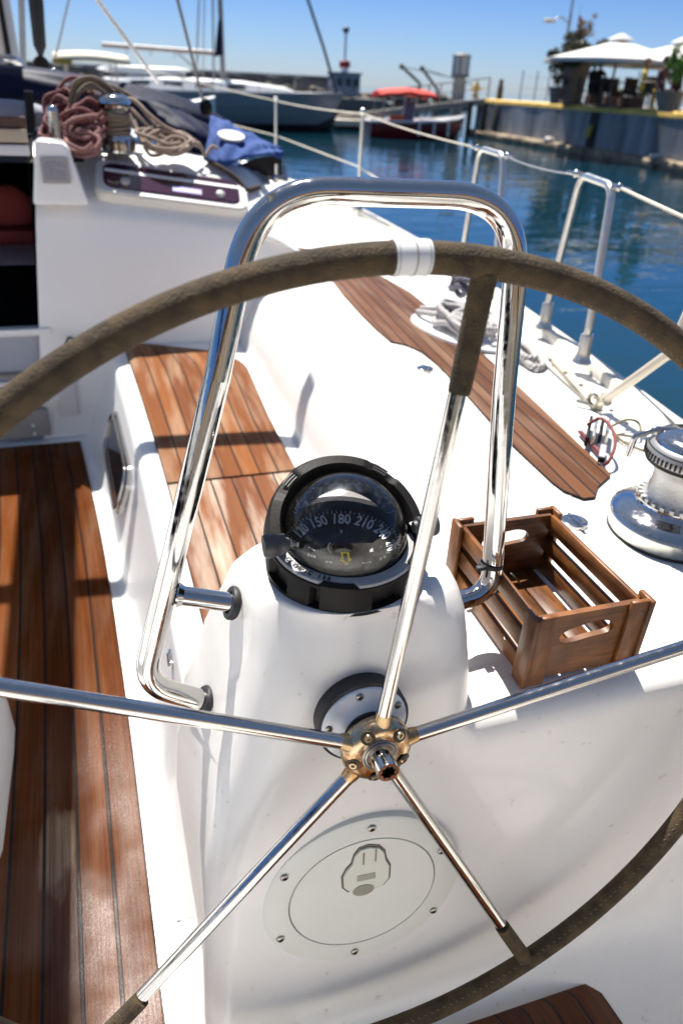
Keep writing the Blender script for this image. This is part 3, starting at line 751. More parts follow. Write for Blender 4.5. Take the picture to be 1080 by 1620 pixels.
Y_('lifeline', wr, [WIRE, mat('bare_wire', (.45, .44, .42), .35, .8), CHROME])
bl = MB()   # block hanging on the toe rail behind the guard rail
for q in ((598, 300),): pass
p = Vector((1.17, 2.0, .735))
for dy in (0, .09, .2): bl.lathe([(0, .02), (.012, .018), (.014, 0)], p+Vector((-.03, dy, -.0)), (0, 0, 1), 10)
bl.tube([p+Vector((-.055, -.1, .02)), p+Vector((-.055, .5, .02))], .006, 8)
Y_('rail_track', bl, mat('tarnished', (.34, .28, .18), .45, .5))
dk = MB(); dk.tube([U(950, 655, Z=.705), U(900, 612, Z=.705), U(845, 562, Z=.705), U(828, 545, Z=.705)], .0035, 6); dk.box(U(905, 600, Z=.710), (.03, .42, .012), R=Matrix.Rotation(radians(-14), 3, 'Z'), bev=.003, mi=1)
for k in range(6): dk.lathe([(0, .004), (.006, .003), (.007, 0)], U(870+24*k, 570+20*k, Z=.716), (0, 0, 1), 8, mi=2)
Y_('sheet_track', dk, [GROOVE, mat('dull_track', (.55, .49, .38), .5, .4), SCREW])
st_ = MB(); st_.tube([U(848, 578, Z=.7035), U(862, 618, Z=.7035), U(876, 648, Z=.7035)], .0012, 5); Y_('deck_scratch', st_, GROOVE)

# ---- rope well: moulded dish in the side deck
wl_c = Vector((.885, 1.66, .7025)); dsh = MB()
fw_ = frame(wl_c, (0, 0, 1), (-.25, 1, 0))
rings = []
for (s, hgt) in ((1.0, .006), (.985, .013), (.94, .015), (.88, .010), (.84, .007), (0.01, .0065)):
    rings.append([fw_ @ Vector((.235*s*(abs(cos(a))**.9)*(1 if cos(a) > 0 else -1), .125*s*(abs(sin(a))**.9)*(1 if sin(a) > 0 else -1), hgt)) for a in [2*pi*k/40 for k in range(40)]])
dsh.grid(rings, closed=True); Y_('rope_dish', dsh, WHITE)

# ---- the big winch on the coaming
wch = bpy.data.objects.new('winch', None); COL.objects.link(wch); wch.parent = yacht; wch['label'] = 'large chrome winch with drum on the coaming at the right edge'
WC = Vector((.738, .405, .7025))
w = MB(); w.lathe([(.118, 0), (.121, .006), (.121, .03), (.123, .034), (.119, .040)], WC, seg=64); w.scale_about(WC, .93).build('skirt', CAST, wch)
w = MB(); w.lathe([(.1225, .0405), (.119, .046), (.105, .054), (.085, .062), (.078, .068), (.077, .076)], WC, seg=64); w.scale_about(WC, .93).build('base', CHROME, wch)
w = MB(); w.lathe([(.1185, -.003), (.1225, -.003), (.1225, .002), (.118, .002)], WC, seg=64); w.scale_about(WC, .93).build('gasket', RUBBER, wch)
w = MB(); w.lathe([(.074, .076), (.070, .082), (.064, .092), (.060, .115), (.060, .130), (.064, .146), (.071, .153), (.072, .158)], WC, seg=48)
for k in range(26):
    a = 2*pi*k/26; w.box(WC+Vector((.073*cos(a), .073*sin(a), .080)), (.010, .008, .008), R=Matrix.Rotation(a, 3, 'Z'))
w.scale_about(WC, .93).build('drum', DRUM, wch)
w = MB(); w.lathe([(.060, .158), (.084, .160), (.086, .168), (.078, .172), (.070, .176)], WC, seg=48); w.lathe([(.070, .178), (.078, .182), (.084, .186), (.085, .192), (.070, .196)], WC, seg=48); w.scale_about(WC, .93).build('self_tailer', BLACKP, wch)
w = MB(); w.lathe([(.0852, .1675), (.089, .176), (.086, .188), (.079, .199), (.070, .202)], WC, seg=48)
for k in range(60):
    a = 2*pi*k/60; w.box(WC+Vector((.0885*cos(a), .0885*sin(a), .1775)), (.003, .0035, .012), R=Matrix.Rotation(a, 3, 'Z'), mi=1)
w.scale_about(WC, .93).build('feeder_ring', [mat('ring_grey', (.33, .33, .33), .4, .5), BLACKP], wch)
w = MB(); w.lathe([(.076, .200), (.073, .210), (.055, .218), (.030, .222), (.028, .224), (.018, .224), (.017, .214), (0, .214)], WC, seg=48); w.scale_about(WC, .93).build('cap', CHROME, wch)
w = MB(); a0 = WC+Vector((-.055, .055, .212)); w.tube(fillet([a0+Vector((.03, -.02, .004)), a0, a0+Vector((-.034, .012, -.018)), a0+Vector((-.040, .010, -.060))], .012), .0065, 10, mi=0); w.scale_about(WC, .93).build('feeder_arm', CHROME, wch)

# ---- coachroof winch
wc2 = bpy.data.objects.new('winch', None); COL.objects.link(wc2); wc2.parent = yacht; wc2['label'] = 'small chrome winch among ropes on the coachroof'
c2 = U(189, 240, Y=2.93)
WS = .80
w = MB(); w.lathe([(.085, 0), (.086, .012), (.080, .05), (.078, .075), (.070, .082), (.055, .086)], c2, seg=32)
for k in range(12):
    a = 2*pi*k/12; w.box(c2+Vector((.083*cos(a), .083*sin(a), .03)), (.006, .010, .06), R=Matrix.Rotation(a, 3, 'Z'), bev=.002, mi=1)
w.scale_about(c2, WS).build('base', [CHROME, mat('dark_slot', (.04, .04, .05), .5)], wc2)
w = MB(); w.lathe([(.052, .086), (.050, .11), (.052, .18), (.064, .195)], c2, seg=32); w.scale_about(c2, WS).build('drum', DRUM, wc2)
w = MB(); w.lathe([(.064, .19), (.074, .196), (.078, .205), (.070, .212)], c2, seg=32); w.lathe([(.070, .215), (.082, .22), (.080, .24), (.060, .256), (.02, .262), (0, .262)], c2, seg=32); w.scale_about(c2, WS).build('cap', CHROME, wc2)
pst = MB(); p = U(90, 218, Y=2.74); pst.tube([p, p+Vector((0, 0, .09))], .020, 16); pst.sphere(p+Vector((0, 0, .09)), .020, 16, 8); Y_('deck_eye_post', pst, CHROME)
# clutch body (maroon) behind the ropes
cl = MB(); cl.box(Vector((-.34, 3.06, 1.20)), (.22, .28, .10), bev=.03); Y_('rope_clutch', cl, mat('maroon_cover', (.06, .012, .02), .6))
# cleat-like flap at the blue bag
fp = MB(); fp.grid([[U(360, 300, Y=2.98)+Vector((0, 0, .0)), U(385, 255, Y=3.15)], [U(395, 300, Y=2.95)+Vector((0, 0, .01)), U(405, 262, Y=3.12)], [U(428, 293, Y=2.95), U(425, 285, Y=3.1)]])
o = Y_('white_flap', fp, WHT); md = o.modifiers.new('s', 'SOLIDIFY'); md.thickness = .006

# ---- mast, boom, shrouds of this yacht
ms = MB(); mb_ = U(12, 112, Y=4.9); mt = mb_+Vector((-.02, -.25, 9))
def ell(c, rx, ry, n=20): return [c+Vector((rx*cos(2*pi*k/n), ry*sin(2*pi*k/n), 0)) for k in range(n)]
mb0 = Vector((mb_.x, mb_.y, .95))
ms.grid([ell(mb0, .085, .12), ell(mb0.lerp(mt, .5), .085, .12), ell(mt, .07, .10)], closed=True)
Y_('mast', ms, mat('mast_alloy', (.46, .44, .42), .45, .4))
for dx_, ww, mm in ((.035, .028, BLACKP), (-.03, .012, RUBBER)):
    g = MB(); g.box(mb0+Vector((dx_, -.125, 1.2)), (ww, .02, 1.6)); Y_('mast_track', g, mm)
g = MB(); g.tube([U(0, 92, Y=4.5), U(22, 94, Y=4.5), U(33, 100, Y=4.6), U(36, 115, Y=4.6)], .022, 12); Y_('mast_rail', g, CHROME)
g = MB(); g.tube([U(38, 118, Y=4.7), U(33, -40, Y=4.7)], .018, 10); Y_('vang_strut', g, mat('strut_grey', (.38, .38, .38), .4, .5))
g = MB(); pa, pb = U(65, 92, Y=4.4), U(50, -80, Y=4.4); g.tube([pa, pa.lerp(pb, .12), pa.lerp(pb, .5), pb], lambda t: .008+.030*min(1, t*2.5), 12); 
Y_('furled_line', g, mat('black_fabric', (.012, .012, .014), .8))
g = MB(); p = U(66, 103, Y=4.4); g.lathe([(0, -.02), (.035, -.02), (.045, 0), (.035, .02), (0, .02)], p, (0, 1, 0), 16); g.box(p+Vector((0, 0, -.04)), (.04, .05, .05), bev=.01); g.sphere(p+Vector((-.05, 0, -.03)), .02, 8, 6, mi=1); g.sphere(p+Vector((.06, 0, -.03)), .022, 8, 6, mi=1)
Y_('mainsheet_block', g, [BLACKP, CHROME])
for (q0, q1, yy, r_, mm) in (((88, 92), (114, -20), 5.6, .007, 'shroud_grey'), ((250, 130), (140, -20), 3.9, .010, 'line_white'), ((330, 195), (276, -20), 4.4, .009, 'shroud_dark')):
    g = MB(); g.tube([U(*q0, Y=yy), U(*q1, Y=yy-.4)], r_, 8); Y_('rigging_line', g, {'shroud_grey': mat('shroud_grey', (.12, .13, .16), .4, .5), 'line_white': mat('line_white', (.85, .82, .76), .7), 'shroud_dark': mat('shroud_dark', (.09, .09, .09), .4, .5)}[mm])
# boom and an added shadow-casting pole above the cockpit (outside the picture, they throw the soft bands of shade)
g = MB(); g.tube([(-.68, 4.7, 2.62), (-.56, -.3, 2.62)], lambda t: .12-.05*t, 14); Y_('boom', g, ALU)
g = MB(); g.tube([(-1.3, 2.72, 2.50), (.30, 2.56, 2.50)], .045, 12); Y_('shade_pole', g, ALU)

# ================================================================== HELM PEDESTAL (part of the yacht)
pd = MB(); rows = []
def psec(c, hx, hy, tilt, z=None, xl=None, ex=4.0, n=48):
    """rounded-rectangle section centred at c, tilted about x"""
    out = []; ct, st = cos(tilt), sin(tilt)
    for k in range(n):
        a = 2*pi*k/n; X = hx*abs(cos(a))**(2/ex)*(1 if cos(a) > 0 else -1); Yv = hy*abs(sin(a))**(2/ex)*(1 if sin(a) > 0 else -1)
        out.append(Vector((c[0]+X, c[1]+Yv*ct, c[2]+Yv*st)))
    return out
def pl_(z, xl, xr, ya, yf, tilt=0, ex=4.5): return psec(((xl+xr)/2, (ya+yf)/2, z), (xr-xl)/2, (yf-ya)/2/cos(tilt), tilt, ex=ex if z < .75 else 3.6)
def rsec(z, xl, xr, yf, r, dy, tilt=0, ya=None):
    """rounded rectangle, 56 points, its aft face lying on the sloping front wall plus dy(x)"""
    out = []; hx = (xr-xl)/2; y0 = wall_y(z) if ya is None else ya; hy = (yf-y0)/2; cxm = (xl+xr)/2; cym = (yf+y0)/2
    for px, py in rrect(hx, hy, r, 13):
        X = cxm+px; k = max(0.0, -py/hy); X -= (.045 if z > .6 else .018)*((py+hy)/(2*hy))*max(0, -px/hx)*min(1.0, max(0, (.903-z)/.03))*1.0; out.append(Vector((X, cym+py*1.0+(dy(X)*k if py < 0 else 0), z+py*math.tan(tilt))))
    return out
f1 = lambda X: .0035*max(-1, min(1, (X-.0)/.08)); f2 = lambda X: -.0012
for z, xl_, xr_, yf_, r_, f_ in ((-.01, -.246, .20, .42, .03, f1), (.10, -.236, .19, .40, .035, f1), (.3, -.222, .185, .38, .04, f1), (.5, -.206, .182, .36, .045, f1), (.58, -.190, .178, .345, .05, f1), (.65, -.167, .174, .33, .055, f2), (.70, -.149, .171, .32, .06, f2)):
    rows.append(rsec(z, xl_, xr_, yf_, r_, f_))
for z, xl_, xr_, ya_, yf_, r_ in ((.755, -.134, .169, .072, .325, .062), (.80, -.120, .164, .077, .315, .066), (.84, -.109, .159, .082, .305, .072), (.865, -.105, .152, .087, .298, .078), (.881, -.102, .143, .091, .291, .080), (.891, -.100, .131, .091, .285, .082), (.896, -.098, .117, .089, .279, .083), (.8975, -.093, .100, .087, .276, .084)):
    rows.append(rsec(z, xl_, xr_, yf_, r_, lambda X: 0, 0, ya_))
T28 = radians(28); nT = Vector((0, -sin(T28), cos(T28)))
for r_, z in ((.089, .8978), (.086, .8970), (.084, .88), (.083, .85), (.01, .848)):
    rows.append([Vector((.002+px, .181+py, z)) for px, py in rrect(r_, r_, r_*.98, 13)])
pd.grid(rows, closed=True)
ped = pd.build('helm_pedestal', WELL, yacht)

# shaft flange
TL = p_tilt = 0.112716; AX = Vector((0, -cos(TL), sin(TL))); HUB = Vector((0, 0, .75))-AX*.016
fo = HUB-AX*0 ; 
def on_wall(px, py):   # meets the sloping front wall
    p = U(px, py, Y=.07)
    for _ in range(5): p = U(px, py, Y=wall_y(p.z))
    return p
FC = U(573, 1138, Y=.056)
fl_ = bpy.data.objects.new('shaft_flange', None); COL.objects.link(fl_); fl_.parent = yacht
FA = (HUB-FC).normalized(); 
g = MB(); g.lathe([(.030, -.02), (.058, -.02), (.058, .006), (.053, .0065)], FC, AX, 48); g.build('gasket', RUBBER, fl_)
g = MB(); g.lathe([(.0535, .0), (.054, .008), (.051, .011), (.044, .0125), (.036, .016), (.031, .022), (.026, .024)], FC, AX, 48); g.build('collar', WHT, fl_)
g = MB(); g.lathe([(.026, .018), (.0265, .036), (.023, .038), (.0, .038)], FC, AX, 32); g.lathe([(.0275, .0235), (.031, .0235), (.031, .026), (.0275, .027)], FC, AX, 32, mi=1); g.tube([FC, HUB], .016, 16); g.build('shaft', [CHROME_OLD, RUBBER], fl_)
frF = frame(FC, AX, (1, 0, 0))
for a in (100, 172, 28, -44, -116):
    g = MB(); p = frF @ Vector((.046*cos(radians(a)), .046*sin(radians(a)), .0118)); g.lathe([(0, .002), (.004, .0018), (.0056, 0)], p, AX, 14); g.box(p+AX*.002, (.006, .0012, .0012), mi=1); g.box(p+AX*.002, (.0012, .0012, .006), mi=1)
    g.build('screw', [SCREW, DARK], fl_)

# access hatch on the pedestal foot
HC = on_wall(572, 1404); HN = Vector((-.067*-1*-1, -1, .101)).normalized(); HN = Vector((-.03, -1, .1)).normalized()
HC = HC+HN*.008; fh = frame(HC, HN, (1, 0, -.05)); k_ = 1.0/1.10*((HC-EYE).dot(fw)); HR = .1615*k_*1.0
ah = bpy.data.objects.new('access_hatch', None); COL.objects.link(ah); ah.parent = yacht
g = MB(); g.lathe([(HR*.735, -.003), (HR*.74, .0015), (HR*.95, .0015), (HR*.985, -.001), (HR, -.010)], HC, HN, 96); g.build('frame_ring', CREAM, ah)
g = MB(); g.lathe([(0, .0015), (HR*.722, .0015), (HR*.730, -.002)], HC, HN, 96); g.build('lid', CREAM2, ah)
g = MB(); g.lathe([(HR*.72, -.001), (HR*.742, -.001)], HC, HN, 96); g.build('gap', GROOVE, ah)
for q in ((587, 1308), (449, 1386), (443, 1483), (560, 1503), (684, 1438), (697, 1344)):
    v = U(*q, d=1.0)-EYE; t = (HC-EYE).dot(HN)/v.dot(HN); p = EYE+v*t
    g = MB(); g.lathe([(0, .0052), (.004, .005), (.0056, .0038), (.0056, .003)], p, HN, 14); g.box(p+HN*.0056, (.006, .0008, .0012), mi=1, R=Matrix.Rotation(.5, 3, 'Y')); g.box(p+HN*.0056, (.0012, .0008, .006), mi=1, R=Matrix.Rotation(.5, 3, 'Y'))
    g.build('screw', [SCREW, DARK], ah)
def on_lid(px, py):
    v = U(px, py, d=1.0)-EYE; t = (HC-EYE).dot(HN)/v.dot(HN); p = EYE+v*t; q = fh.inverted() @ p; return (q.x, q.y)
lat = [on_lid(*q) for q in ((543, 1401), (542, 1385), (548, 1373), (556, 1365), (560, 1352), (568, 1342), (582, 1337), (598, 1338), (606, 1345), (608, 1356), (614, 1366), (613, 1385), (604, 1396), (590, 1401), (580, 1409), (568, 1408), (562, 1404), (552, 1407))]
lcx = sum(q[0] for q in lat)/len(lat); lcy = sum(q[1] for q in lat)/len(lat)
lbig = [(lcx+(x-lcx)*1.09, lcy+(y-lcy)*1.09) for x, y in lat]
g = MB(); g.prism(lat, .0016, .0048, fh, bev=.0008); lo = g.build('latch', mat('latch_cream', (.70, .70, .60), .35), ah)
g = MB(); g.prism(lbig, .0010, .0022, fh); g.build('latch_gap', mat('latch_edge', (.13, .12, .08), .6), ah)
lab = [on_lid(*q) for q in ((563, 1381), (592, 1375), (592, 1384), (563, 1390))]
g = MB(); g.prism(lab, .0051, .0054, fh); g.build('latch_mark', mat('mark_grey', (.36, .34, .28), .6), ah)
ctr = on_lid(573, 1403)
g = MB(); g.prism([(ctr[0]+.016*cos(a), ctr[1]+.011*sin(a)+.000) for a in [2*pi*k/20 for k in range(20)]], .0052, .0056, fh); g.build('thumb_recess', mat('recess_brown', (.30, .275, .21), .6), ah)
for q in ((573, 1362), (592, 1357)):
    a_ = on_lid(*q); g = MB(); g.tube([fh @ Vector((a_[0], a_[1], .0055)), fh @ Vector((a_[0]-.001, a_[1]+.022, .0055))], .0012, 6); g.build('latch_gap', mat('latch_edge2', (.25, .24, .18), .6), ah)

# guard rail round the pedestal
gr = bpy.data.objects.new('grab_rail', None); COL.objects.link(gr); gr.parent = yacht; gr['label'] = 'polished steel guard arch over the steering pedestal'
P = [(318, 1108, .20), (262, 1090, .20), (238, 1040, .205), (267, 940, .215), (295, 808, .23), (343, 600, .255), (389, 421, .28), (434, 341, .29), (538, 298, .29), (656, 305, .285), (777, 345, .28), (806, 400, .275), (808, 450, .27), (800, 575, .255), (794, 660, .245), (786, 760, .235), (780, 860, .222), (772, 905, .215), (740, 940, .205), (706, 958, .20)]
A_ = U(318, 1108, Y=.20); B_ = U(228, 1078, Y=.20); 
ctl = [A_, U(226, 1082, Y=.20), U(343, 600, Y=.255), U(402, 298, Y=.29), U(830, 306, Y=.285), U(797, 620, Y=.25), U(776, 935, Y=.21), U(704, 959, Y=.20)]
ctl[4] = U(826, 312, Y=.283)
path = fillet(ctl, [0, .075, 0.02, .11, .095, .02, .075, 0], 14)
g = MB(); g.tube(path, .0150, 28); g.build('rail_tube', CHROME, gr)
g = MB(); a = U(279, 941, Y=.212); b = U(366, 953, Y=.20); g.tube([a, b], .0125, 22); g.tube([a.lerp(b, .03), a.lerp(b, .13)], lambda t: .0165-.0035*t, 20); g.build('standoff', CHROME, gr)
for a, b in ((U(318, 1108, Y=.20), U(334, 1112, Y=.20)), (U(362, 953, Y=.20), U(380, 956, Y=.20)), (U(712, 957, Y=.2), U(696, 964, Y=.2))):
    g = MB(); d_ = (b-a).normalized(); g.lathe([(.0145, 0), (.0205, 0), (.0218, .002), (.0218, .008), (.020, .0105), (0, .0105)], a, d_, 28); g.lathe([(0.0, .009), (.019, .009), (.019, .05), (0, .05)], a, d_, 20, mi=1); g.build('rubber_foot', [RUBBER, WELL], gr)
g = MB(); c_ = U(776, 893, Y=.2165); g.lathe([(.0152, -.003), (.0178, -.0028), (.0178, .0028), (.0152, .003)], c_, (Vector(U(786, 800, Y=.23))-Vector(U(765, 925, Y=.21))).normalized()*1+Vector((0, 0, .0)), 24)
g.box(c_+Vector((-.021, -.008, .003)), (.012, .008, .006), bev=.001); g.build('cable_tie', RUBBER, gr)

# ================================================================== COMPASS
cp = bpy.data.objects.new('compass', None); COL.objects.link(cp); cp.parent = yacht; cp['label'] = 'black domed magnetic compass on top of the steering pedestal'
SC = Vector((.002, .181, .945)); CA = nT.copy()
fk = frame(SC, CA, (1, 0, 0)); BN = Vector((0, -sin(radians(5)), cos(radians(5)))); fc = frame(SC, BN, (1, 0, 0))       # x right, y up the slope (forward), z axis
HB = -.042                            # housing foot height below the sphere centre
# housing with scalloped rim
g = MB(); rows = []; NS = 96
def scal(k):
    a = (2*pi*k/NS); s = (a/(2*pi)*8 + .35) % 1.0
    return 1.0 if s < .5 else .0
for (r_, h_, w_) in ((.080, HB-.004, 0), (.0965, HB-.004, 0), (.0970, HB+.003, 0), (.0965, HB+.004, 1), (.0945, HB+.030, 1), (.0940, HB+.031, 0.0), (.0935, HB+.034, 0), (.0915, HB+.0355, 0), (.0775, HB+.0355, 0)):
    rows.append([fc @ Vector(((r_-.009*w_*(1-scal(k)))*cos(2*pi*k/NS), (r_-.009*w_*(1-scal(k)))*sin(2*pi*k/NS), h_)) for k in range(NS)])
g.grid(rows, closed=True); g.build('housing', BLACKP, cp, autosmooth=35)
# grey bezel crescent with step
g = MB(); rows = []
for i in range(61):
    a = radians(188+ (352-188)*i/60); ro = .0935 if not (radians(262) < a < radians(318)) else .0985
    ro = .0915 if a < radians(236) else (.0865 if a < radians(262) else (.0925 if a < radians(312) else .0868))
    rows.append([fc @ Vector((r2*cos(a), r2*sin(a), h2)) for r2, h2 in ((.0768, HB+.030), (.0770, HB+.0385), (.0780, HB+.0400), (ro-.0015, HB+.0385), (ro, HB+.0355))])
g.grid(rows); g.build('bezel', GREYP, cp)
# raised rim pieces
for a0, a1 in ((237, 261), (313, 345)):
    g = MB(); rows = []
    for i in range(15):
        a = radians(lerp(a0, a1, i/14)); rows.append([fc @ Vector((r2*cos(a), r2*sin(a), h2)) for r2, h2 in ((.0872, HB+.01), (.0872, HB+.0390), (.0950, HB+.0370), (.0975, HB+.002), (.0872, HB+.01))])
    g.grid(rows); g.add(rows[0][:4], [[0, 1, 2, 3]]); g.add(rows[-1][:4], [[0, 1, 2, 3]]); g.build('rim_segment', BLACKP, cp, autosmooth=35)
# hood folded back behind the dome
g = MB(); rows = []
fhd = frame(SC, (CA+Vector((0, -.10, 0))).normalized(), (1, 0, 0)); HH = .020
for i in range(61):
    a = radians(lerp(-3, 183, i/60)); deg = lerp(-3, 183, i/60)
    thick = .002 if 60 < deg < 122 else 0
    step = -.003 if (35 < deg < 55 or 127 < deg < 147) else 0
    rows.append([fhd @ Vector((r2*cos(a), r2*sin(a)*1.03, h2)) for r2, h2 in ((.0772, HH-.050), (.0788, HH+step), (.083, HH+.006+step+thick), (.0945, HH+.004+step+thick), (.0980+thick, HH-.004+step), (.0985, HH-.034))])
g.grid(rows); g.build('sun_hood', BLACKP, cp, autosmooth=50)
for s0 in (50, 131):
    g = MB()
    for j in range(3): g.tube([fhd @ Vector(((.086+.0035*j)*cos(radians(s0-6+12*k/8)), (.086+.0035*j)*sin(radians(s0-6+12*k/8))*1.03, HH+.0052)) for k in range(9)], .0011, 6)
    g.build('hood_ribs', mat('worn_edge', (.10, .095, .09), .4), cp)
for s_ in (-1, 1):
    g = MB(); o_ = fk @ Vector((s_*.077, -.018, .030)); ax_ = (fc.to_3x3() @ Vector((s_, 0, 0)))
    g.lathe([(0, 0), (.007, 0), (.008, .004), (.0120, .005), (.0120, .010), (.0112, .011), (.0120, .012), (.0120, .015), (.0130, .016), (.0142, .018), (.0142, .027), (.0125, .030), (0, .031)], o_, ax_, 28)
    g.build('hood_knob', mat('dark_grey_knob', (.06, .06, .062), .5), cp)
# lettering on the bezel: curved along the arc
g = MB(); word = 'OLYMPIC 135'
for i, ch in enumerate(word):
    if ch == ' ': continue
    vs, fs = text_mesh(ch, .0088, bold=True)
    a = radians(201+ i*4.0); c3 = Vector((.0832*cos(a), .0832*sin(a), HB+.0398)); rot = Matrix.Rotation(a+pi/2, 4, 'Z')
    g.add([fc @ (Matrix.Translation(c3) @ rot @ Vector(v)) for v in vs], fs, 0, smooth=False)
g.build('lettering', mat('bezel_ink', (.02, .02, .02), .6), cp, merge=False)
# card inside: dish with figures, dark bowl, dome
g = MB(); g.lathe([(.0765, -.003), (.0750, -.008), (.0735, -.02), (.068, -.035), (.058, -.044), (0, -.048)], SC, BN, 48); g.build('bowl', mat('bowl_black', (.004, .004, .004), .6, spec=.2), cp)
CC = SC+Vector((-.003, -.003, -.021)); g = MB(); CZ = Vector((0, 0, 1))
g.lathe([(0, -.004), (.012, -.004), (.013, .004), (.020, -.002), (.044, -.002), (.0722, .0115), (.073, .010)], CC, CZ, 64); card = g.build('card', mat('card_black', (.008, .007, .005), .6, spec=.2), cp)
FIG = mat('card_figures', (.85, .86, .84), .5); FIGW = mat('card_white', (.85, .85, .80), .5); FIGY = mat('card_yellow', (1.0, .80, .01), .5)
slope = atan2(.011, .0185)
def on_card(a, r_, lift=.0008):
    """a clockwise from the bow; returns a frame whose y points outwards along the dish"""
    d2 = Vector((sin(a), cos(a), 0)); h_ = -.002+((r_-.044)*.011/.0205 if r_ > .044 else 0)
    p = CC+d2*r_+Vector((0, 0, h_+lift)); yv = (d2+Vector((0, 0, .55))).normalized(); xv = Vector((cos(a), -sin(a), 0)); zv = xv.cross(yv)
    return Matrix(((xv.x, yv.x, zv.x, p.x), (xv.y, yv.y, zv.y, p.y), (xv.z, yv.z, zv.z, p.z), (0, 0, 0, 1)))
g = MB()
for k, t_ in enumerate(('90', '120', '150', '180', '210', '240', '270')):
    a = radians(-93+30*k+18); vs, fs = text_mesh(t_, .0200 if 0 < k < 6 else .0165, bold=True); M = on_card(a, .0595, .0014)
    g.add([M @ Vector((v.x*.85, v.y, v.z)) for v in vs], fs, 0, smooth=False)
vs, fs = text_mesh('S', .007, bold=True); M = on_card(radians(15), .0425, .0014); g.add([M @ Vector(v) for v in vs], fs, 0, smooth=False)
vs, fs = text_mesh('W', .007, bold=True); M = on_card(radians(104), .036, .0012); g.add([M @ Vector(v) for v in vs], fs, 1, smooth=False)
vs, fs = text_mesh('E', .007, bold=True); M = on_card(radians(-74), .036, .0012); g.add([M @ Vector(v) for v in vs], fs, 1, smooth=False)
for k in range(-24, 26):
    a = radians(k*5+15); big = (k % 6 == 0); M = on_card(a, .0695 if big else .0705, .0010); L_ = .0050 if big else (.0036 if k % 2 == 0 else .0022)
    g.add([M @ Vector(q) for q in ((-.0006, -L_, 0), (.0006, -L_, 0), (.0006, L_*.25, 0), (-.0006, L_*.25, 0))], [[0, 1, 2, 3]], 0, smooth=False)
g.build('card_scale', [FIG, FIGW], cp, merge=False)
# direct-reading figures on the near side, just inside the glass, and the lubber arrow
def on_ball(px, py, R_=.0725):
    v = (U(px, py, d=1)-EYE).normalized(); o_ = EYE-SC; b_ = o_.dot(v); c2_ = o_.dot(o_)-R_*R_; dd = b_*b_-c2_
    if dd < 0: dd = 0
    return EYE+v*(-b_-sqrt(dd))
g = MB()
def ballpoly(pts, mi=0):
    g.add([on_ball(*q) for q in pts], [list(range(len(pts)))], mi, smooth=False)
yb_ = [(540, 874), (551, 874), (551, 884), (555, 884), (548, 891), (539, 885), (542, 884)]
for i in range(7):
    a, b = yb_[i], yb_[(i+1) % 7]; g.tube([on_ball(*a), on_ball(*b)], .0011, 6, mi=1)
for (x, y, w_, h_, sk) in ((471, 861, 5, 7, .2), (489, 866, 5, 1.5, .2), (493, 879, 14, 4, .3), (520, 889, 12, 2.5, .15), (548, 891.5, 5, 3, 0), (580, 890, 16, 2.5, -.15), (605, 883, 12, 5, -.5), (613, 875, 8, 3, -.5), (602, 865, 4, 4, 0), (617, 863, 9, 5, .1), (630, 862, 5, 2, 0), (460, 856, 2, 12, 0), (466, 862, 8, 1.5, .1)):
    n_ = max(1, int(w_/4.2))
    for j in range(n_):
        xx = x-w_/2+w_*(j+.5)/n_; ww = w_/n_*.38; yy = y+(xx-x)*sk
        ballpoly([(xx-ww, yy-h_/2), (xx+ww, yy-h_/2+ww*sk), (xx+ww, yy+h_/2+ww*sk), (xx-ww, yy+h_/2)])
for i in range(7):
    a = radians(135+14*i); ballpoly([(531+13*cos(a+d_)+0, 866+12*sin(a+d_)*1.0) for d_ in (-.08, .08)]+[(531+11*cos(a+d_), 866+10*sin(a+d_)) for d_ in (.08, -.08)])
g.tube([on_ball(573, 860), on_ball(575, 866), on_ball(573, 872)], .0004, 6)
g.build('near_scale', [FIGW, FIGY], cp, merge=False)
# dome
gm = bpy.data.materials.new('compass_glass'); gm.use_nodes = True; nt = gm.node_tree; nt.nodes.clear()
o_ = nt.nodes.new('ShaderNodeOutputMaterial'); tr_ = nt.nodes.new('ShaderNodeBsdfTransparent'); tr_.inputs[0].default_value = (.90, .90, .90, 1); gl = nt.nodes.new('ShaderNodeBsdfGlossy'); gl.inputs['Roughness'].default_value = .10
fr_n = nt.nodes.new('ShaderNodeFresnel'); fr_n.inputs[0].default_value = 1.36; mxs = nt.nodes.new('ShaderNodeMixShader')
df = nt.nodes.new('ShaderNodeBsdfDiffuse'); df.inputs[0].default_value = (.5, .47, .42, 1); tn = nt.nodes.new('ShaderNodeTexNoise'); tn.inputs['Scale'].default_value = 620; tn.inputs['Detail'].default_value = 2
tcn = nt.nodes.new('ShaderNodeTexCoord'); nt.links.new(tcn.outputs['Object'], tn.inputs['Vector'])
rm = nt.nodes.new('ShaderNodeMapRange'); rm.inputs[1].default_value = .60; rm.inputs[2].default_value = .72; rm.inputs[3].default_value = .004; rm.inputs[4].default_value = .22; nt.links.new(tn.outputs[0], rm.inputs[0])
mx2 = nt.nodes.new('ShaderNodeMixShader'); nt.links.new(fr_n.outputs[0], mxs.inputs[0]); nt.links.new(tr_.outputs[0], mxs.inputs[1]); nt.links.new(gl.outputs[0], mxs.inputs[2])
nt.links.new(rm.outputs[0], mx2.inputs[0]); nt.links.new(mxs.outputs[0], mx2.inputs[1]); nt.links.new(df.outputs[0], mx2.inputs[2]); g2 = nt.nodes.new('ShaderNodeBsdfGlossy'); g2.inputs['Roughness'].default_value = .27; g2.inputs[0].default_value = (.9, .95, 1, 1)
mx3 = nt.nodes.new('ShaderNodeMixShader'); mx3.inputs[0].default_value = .014; nt.links.new(mx2.outputs[0], mx3.inputs[1]); nt.links.new(g2.outputs[0], mx3.inputs[2]); nt.links.new(mx3.outputs[0], o_.inputs[0])
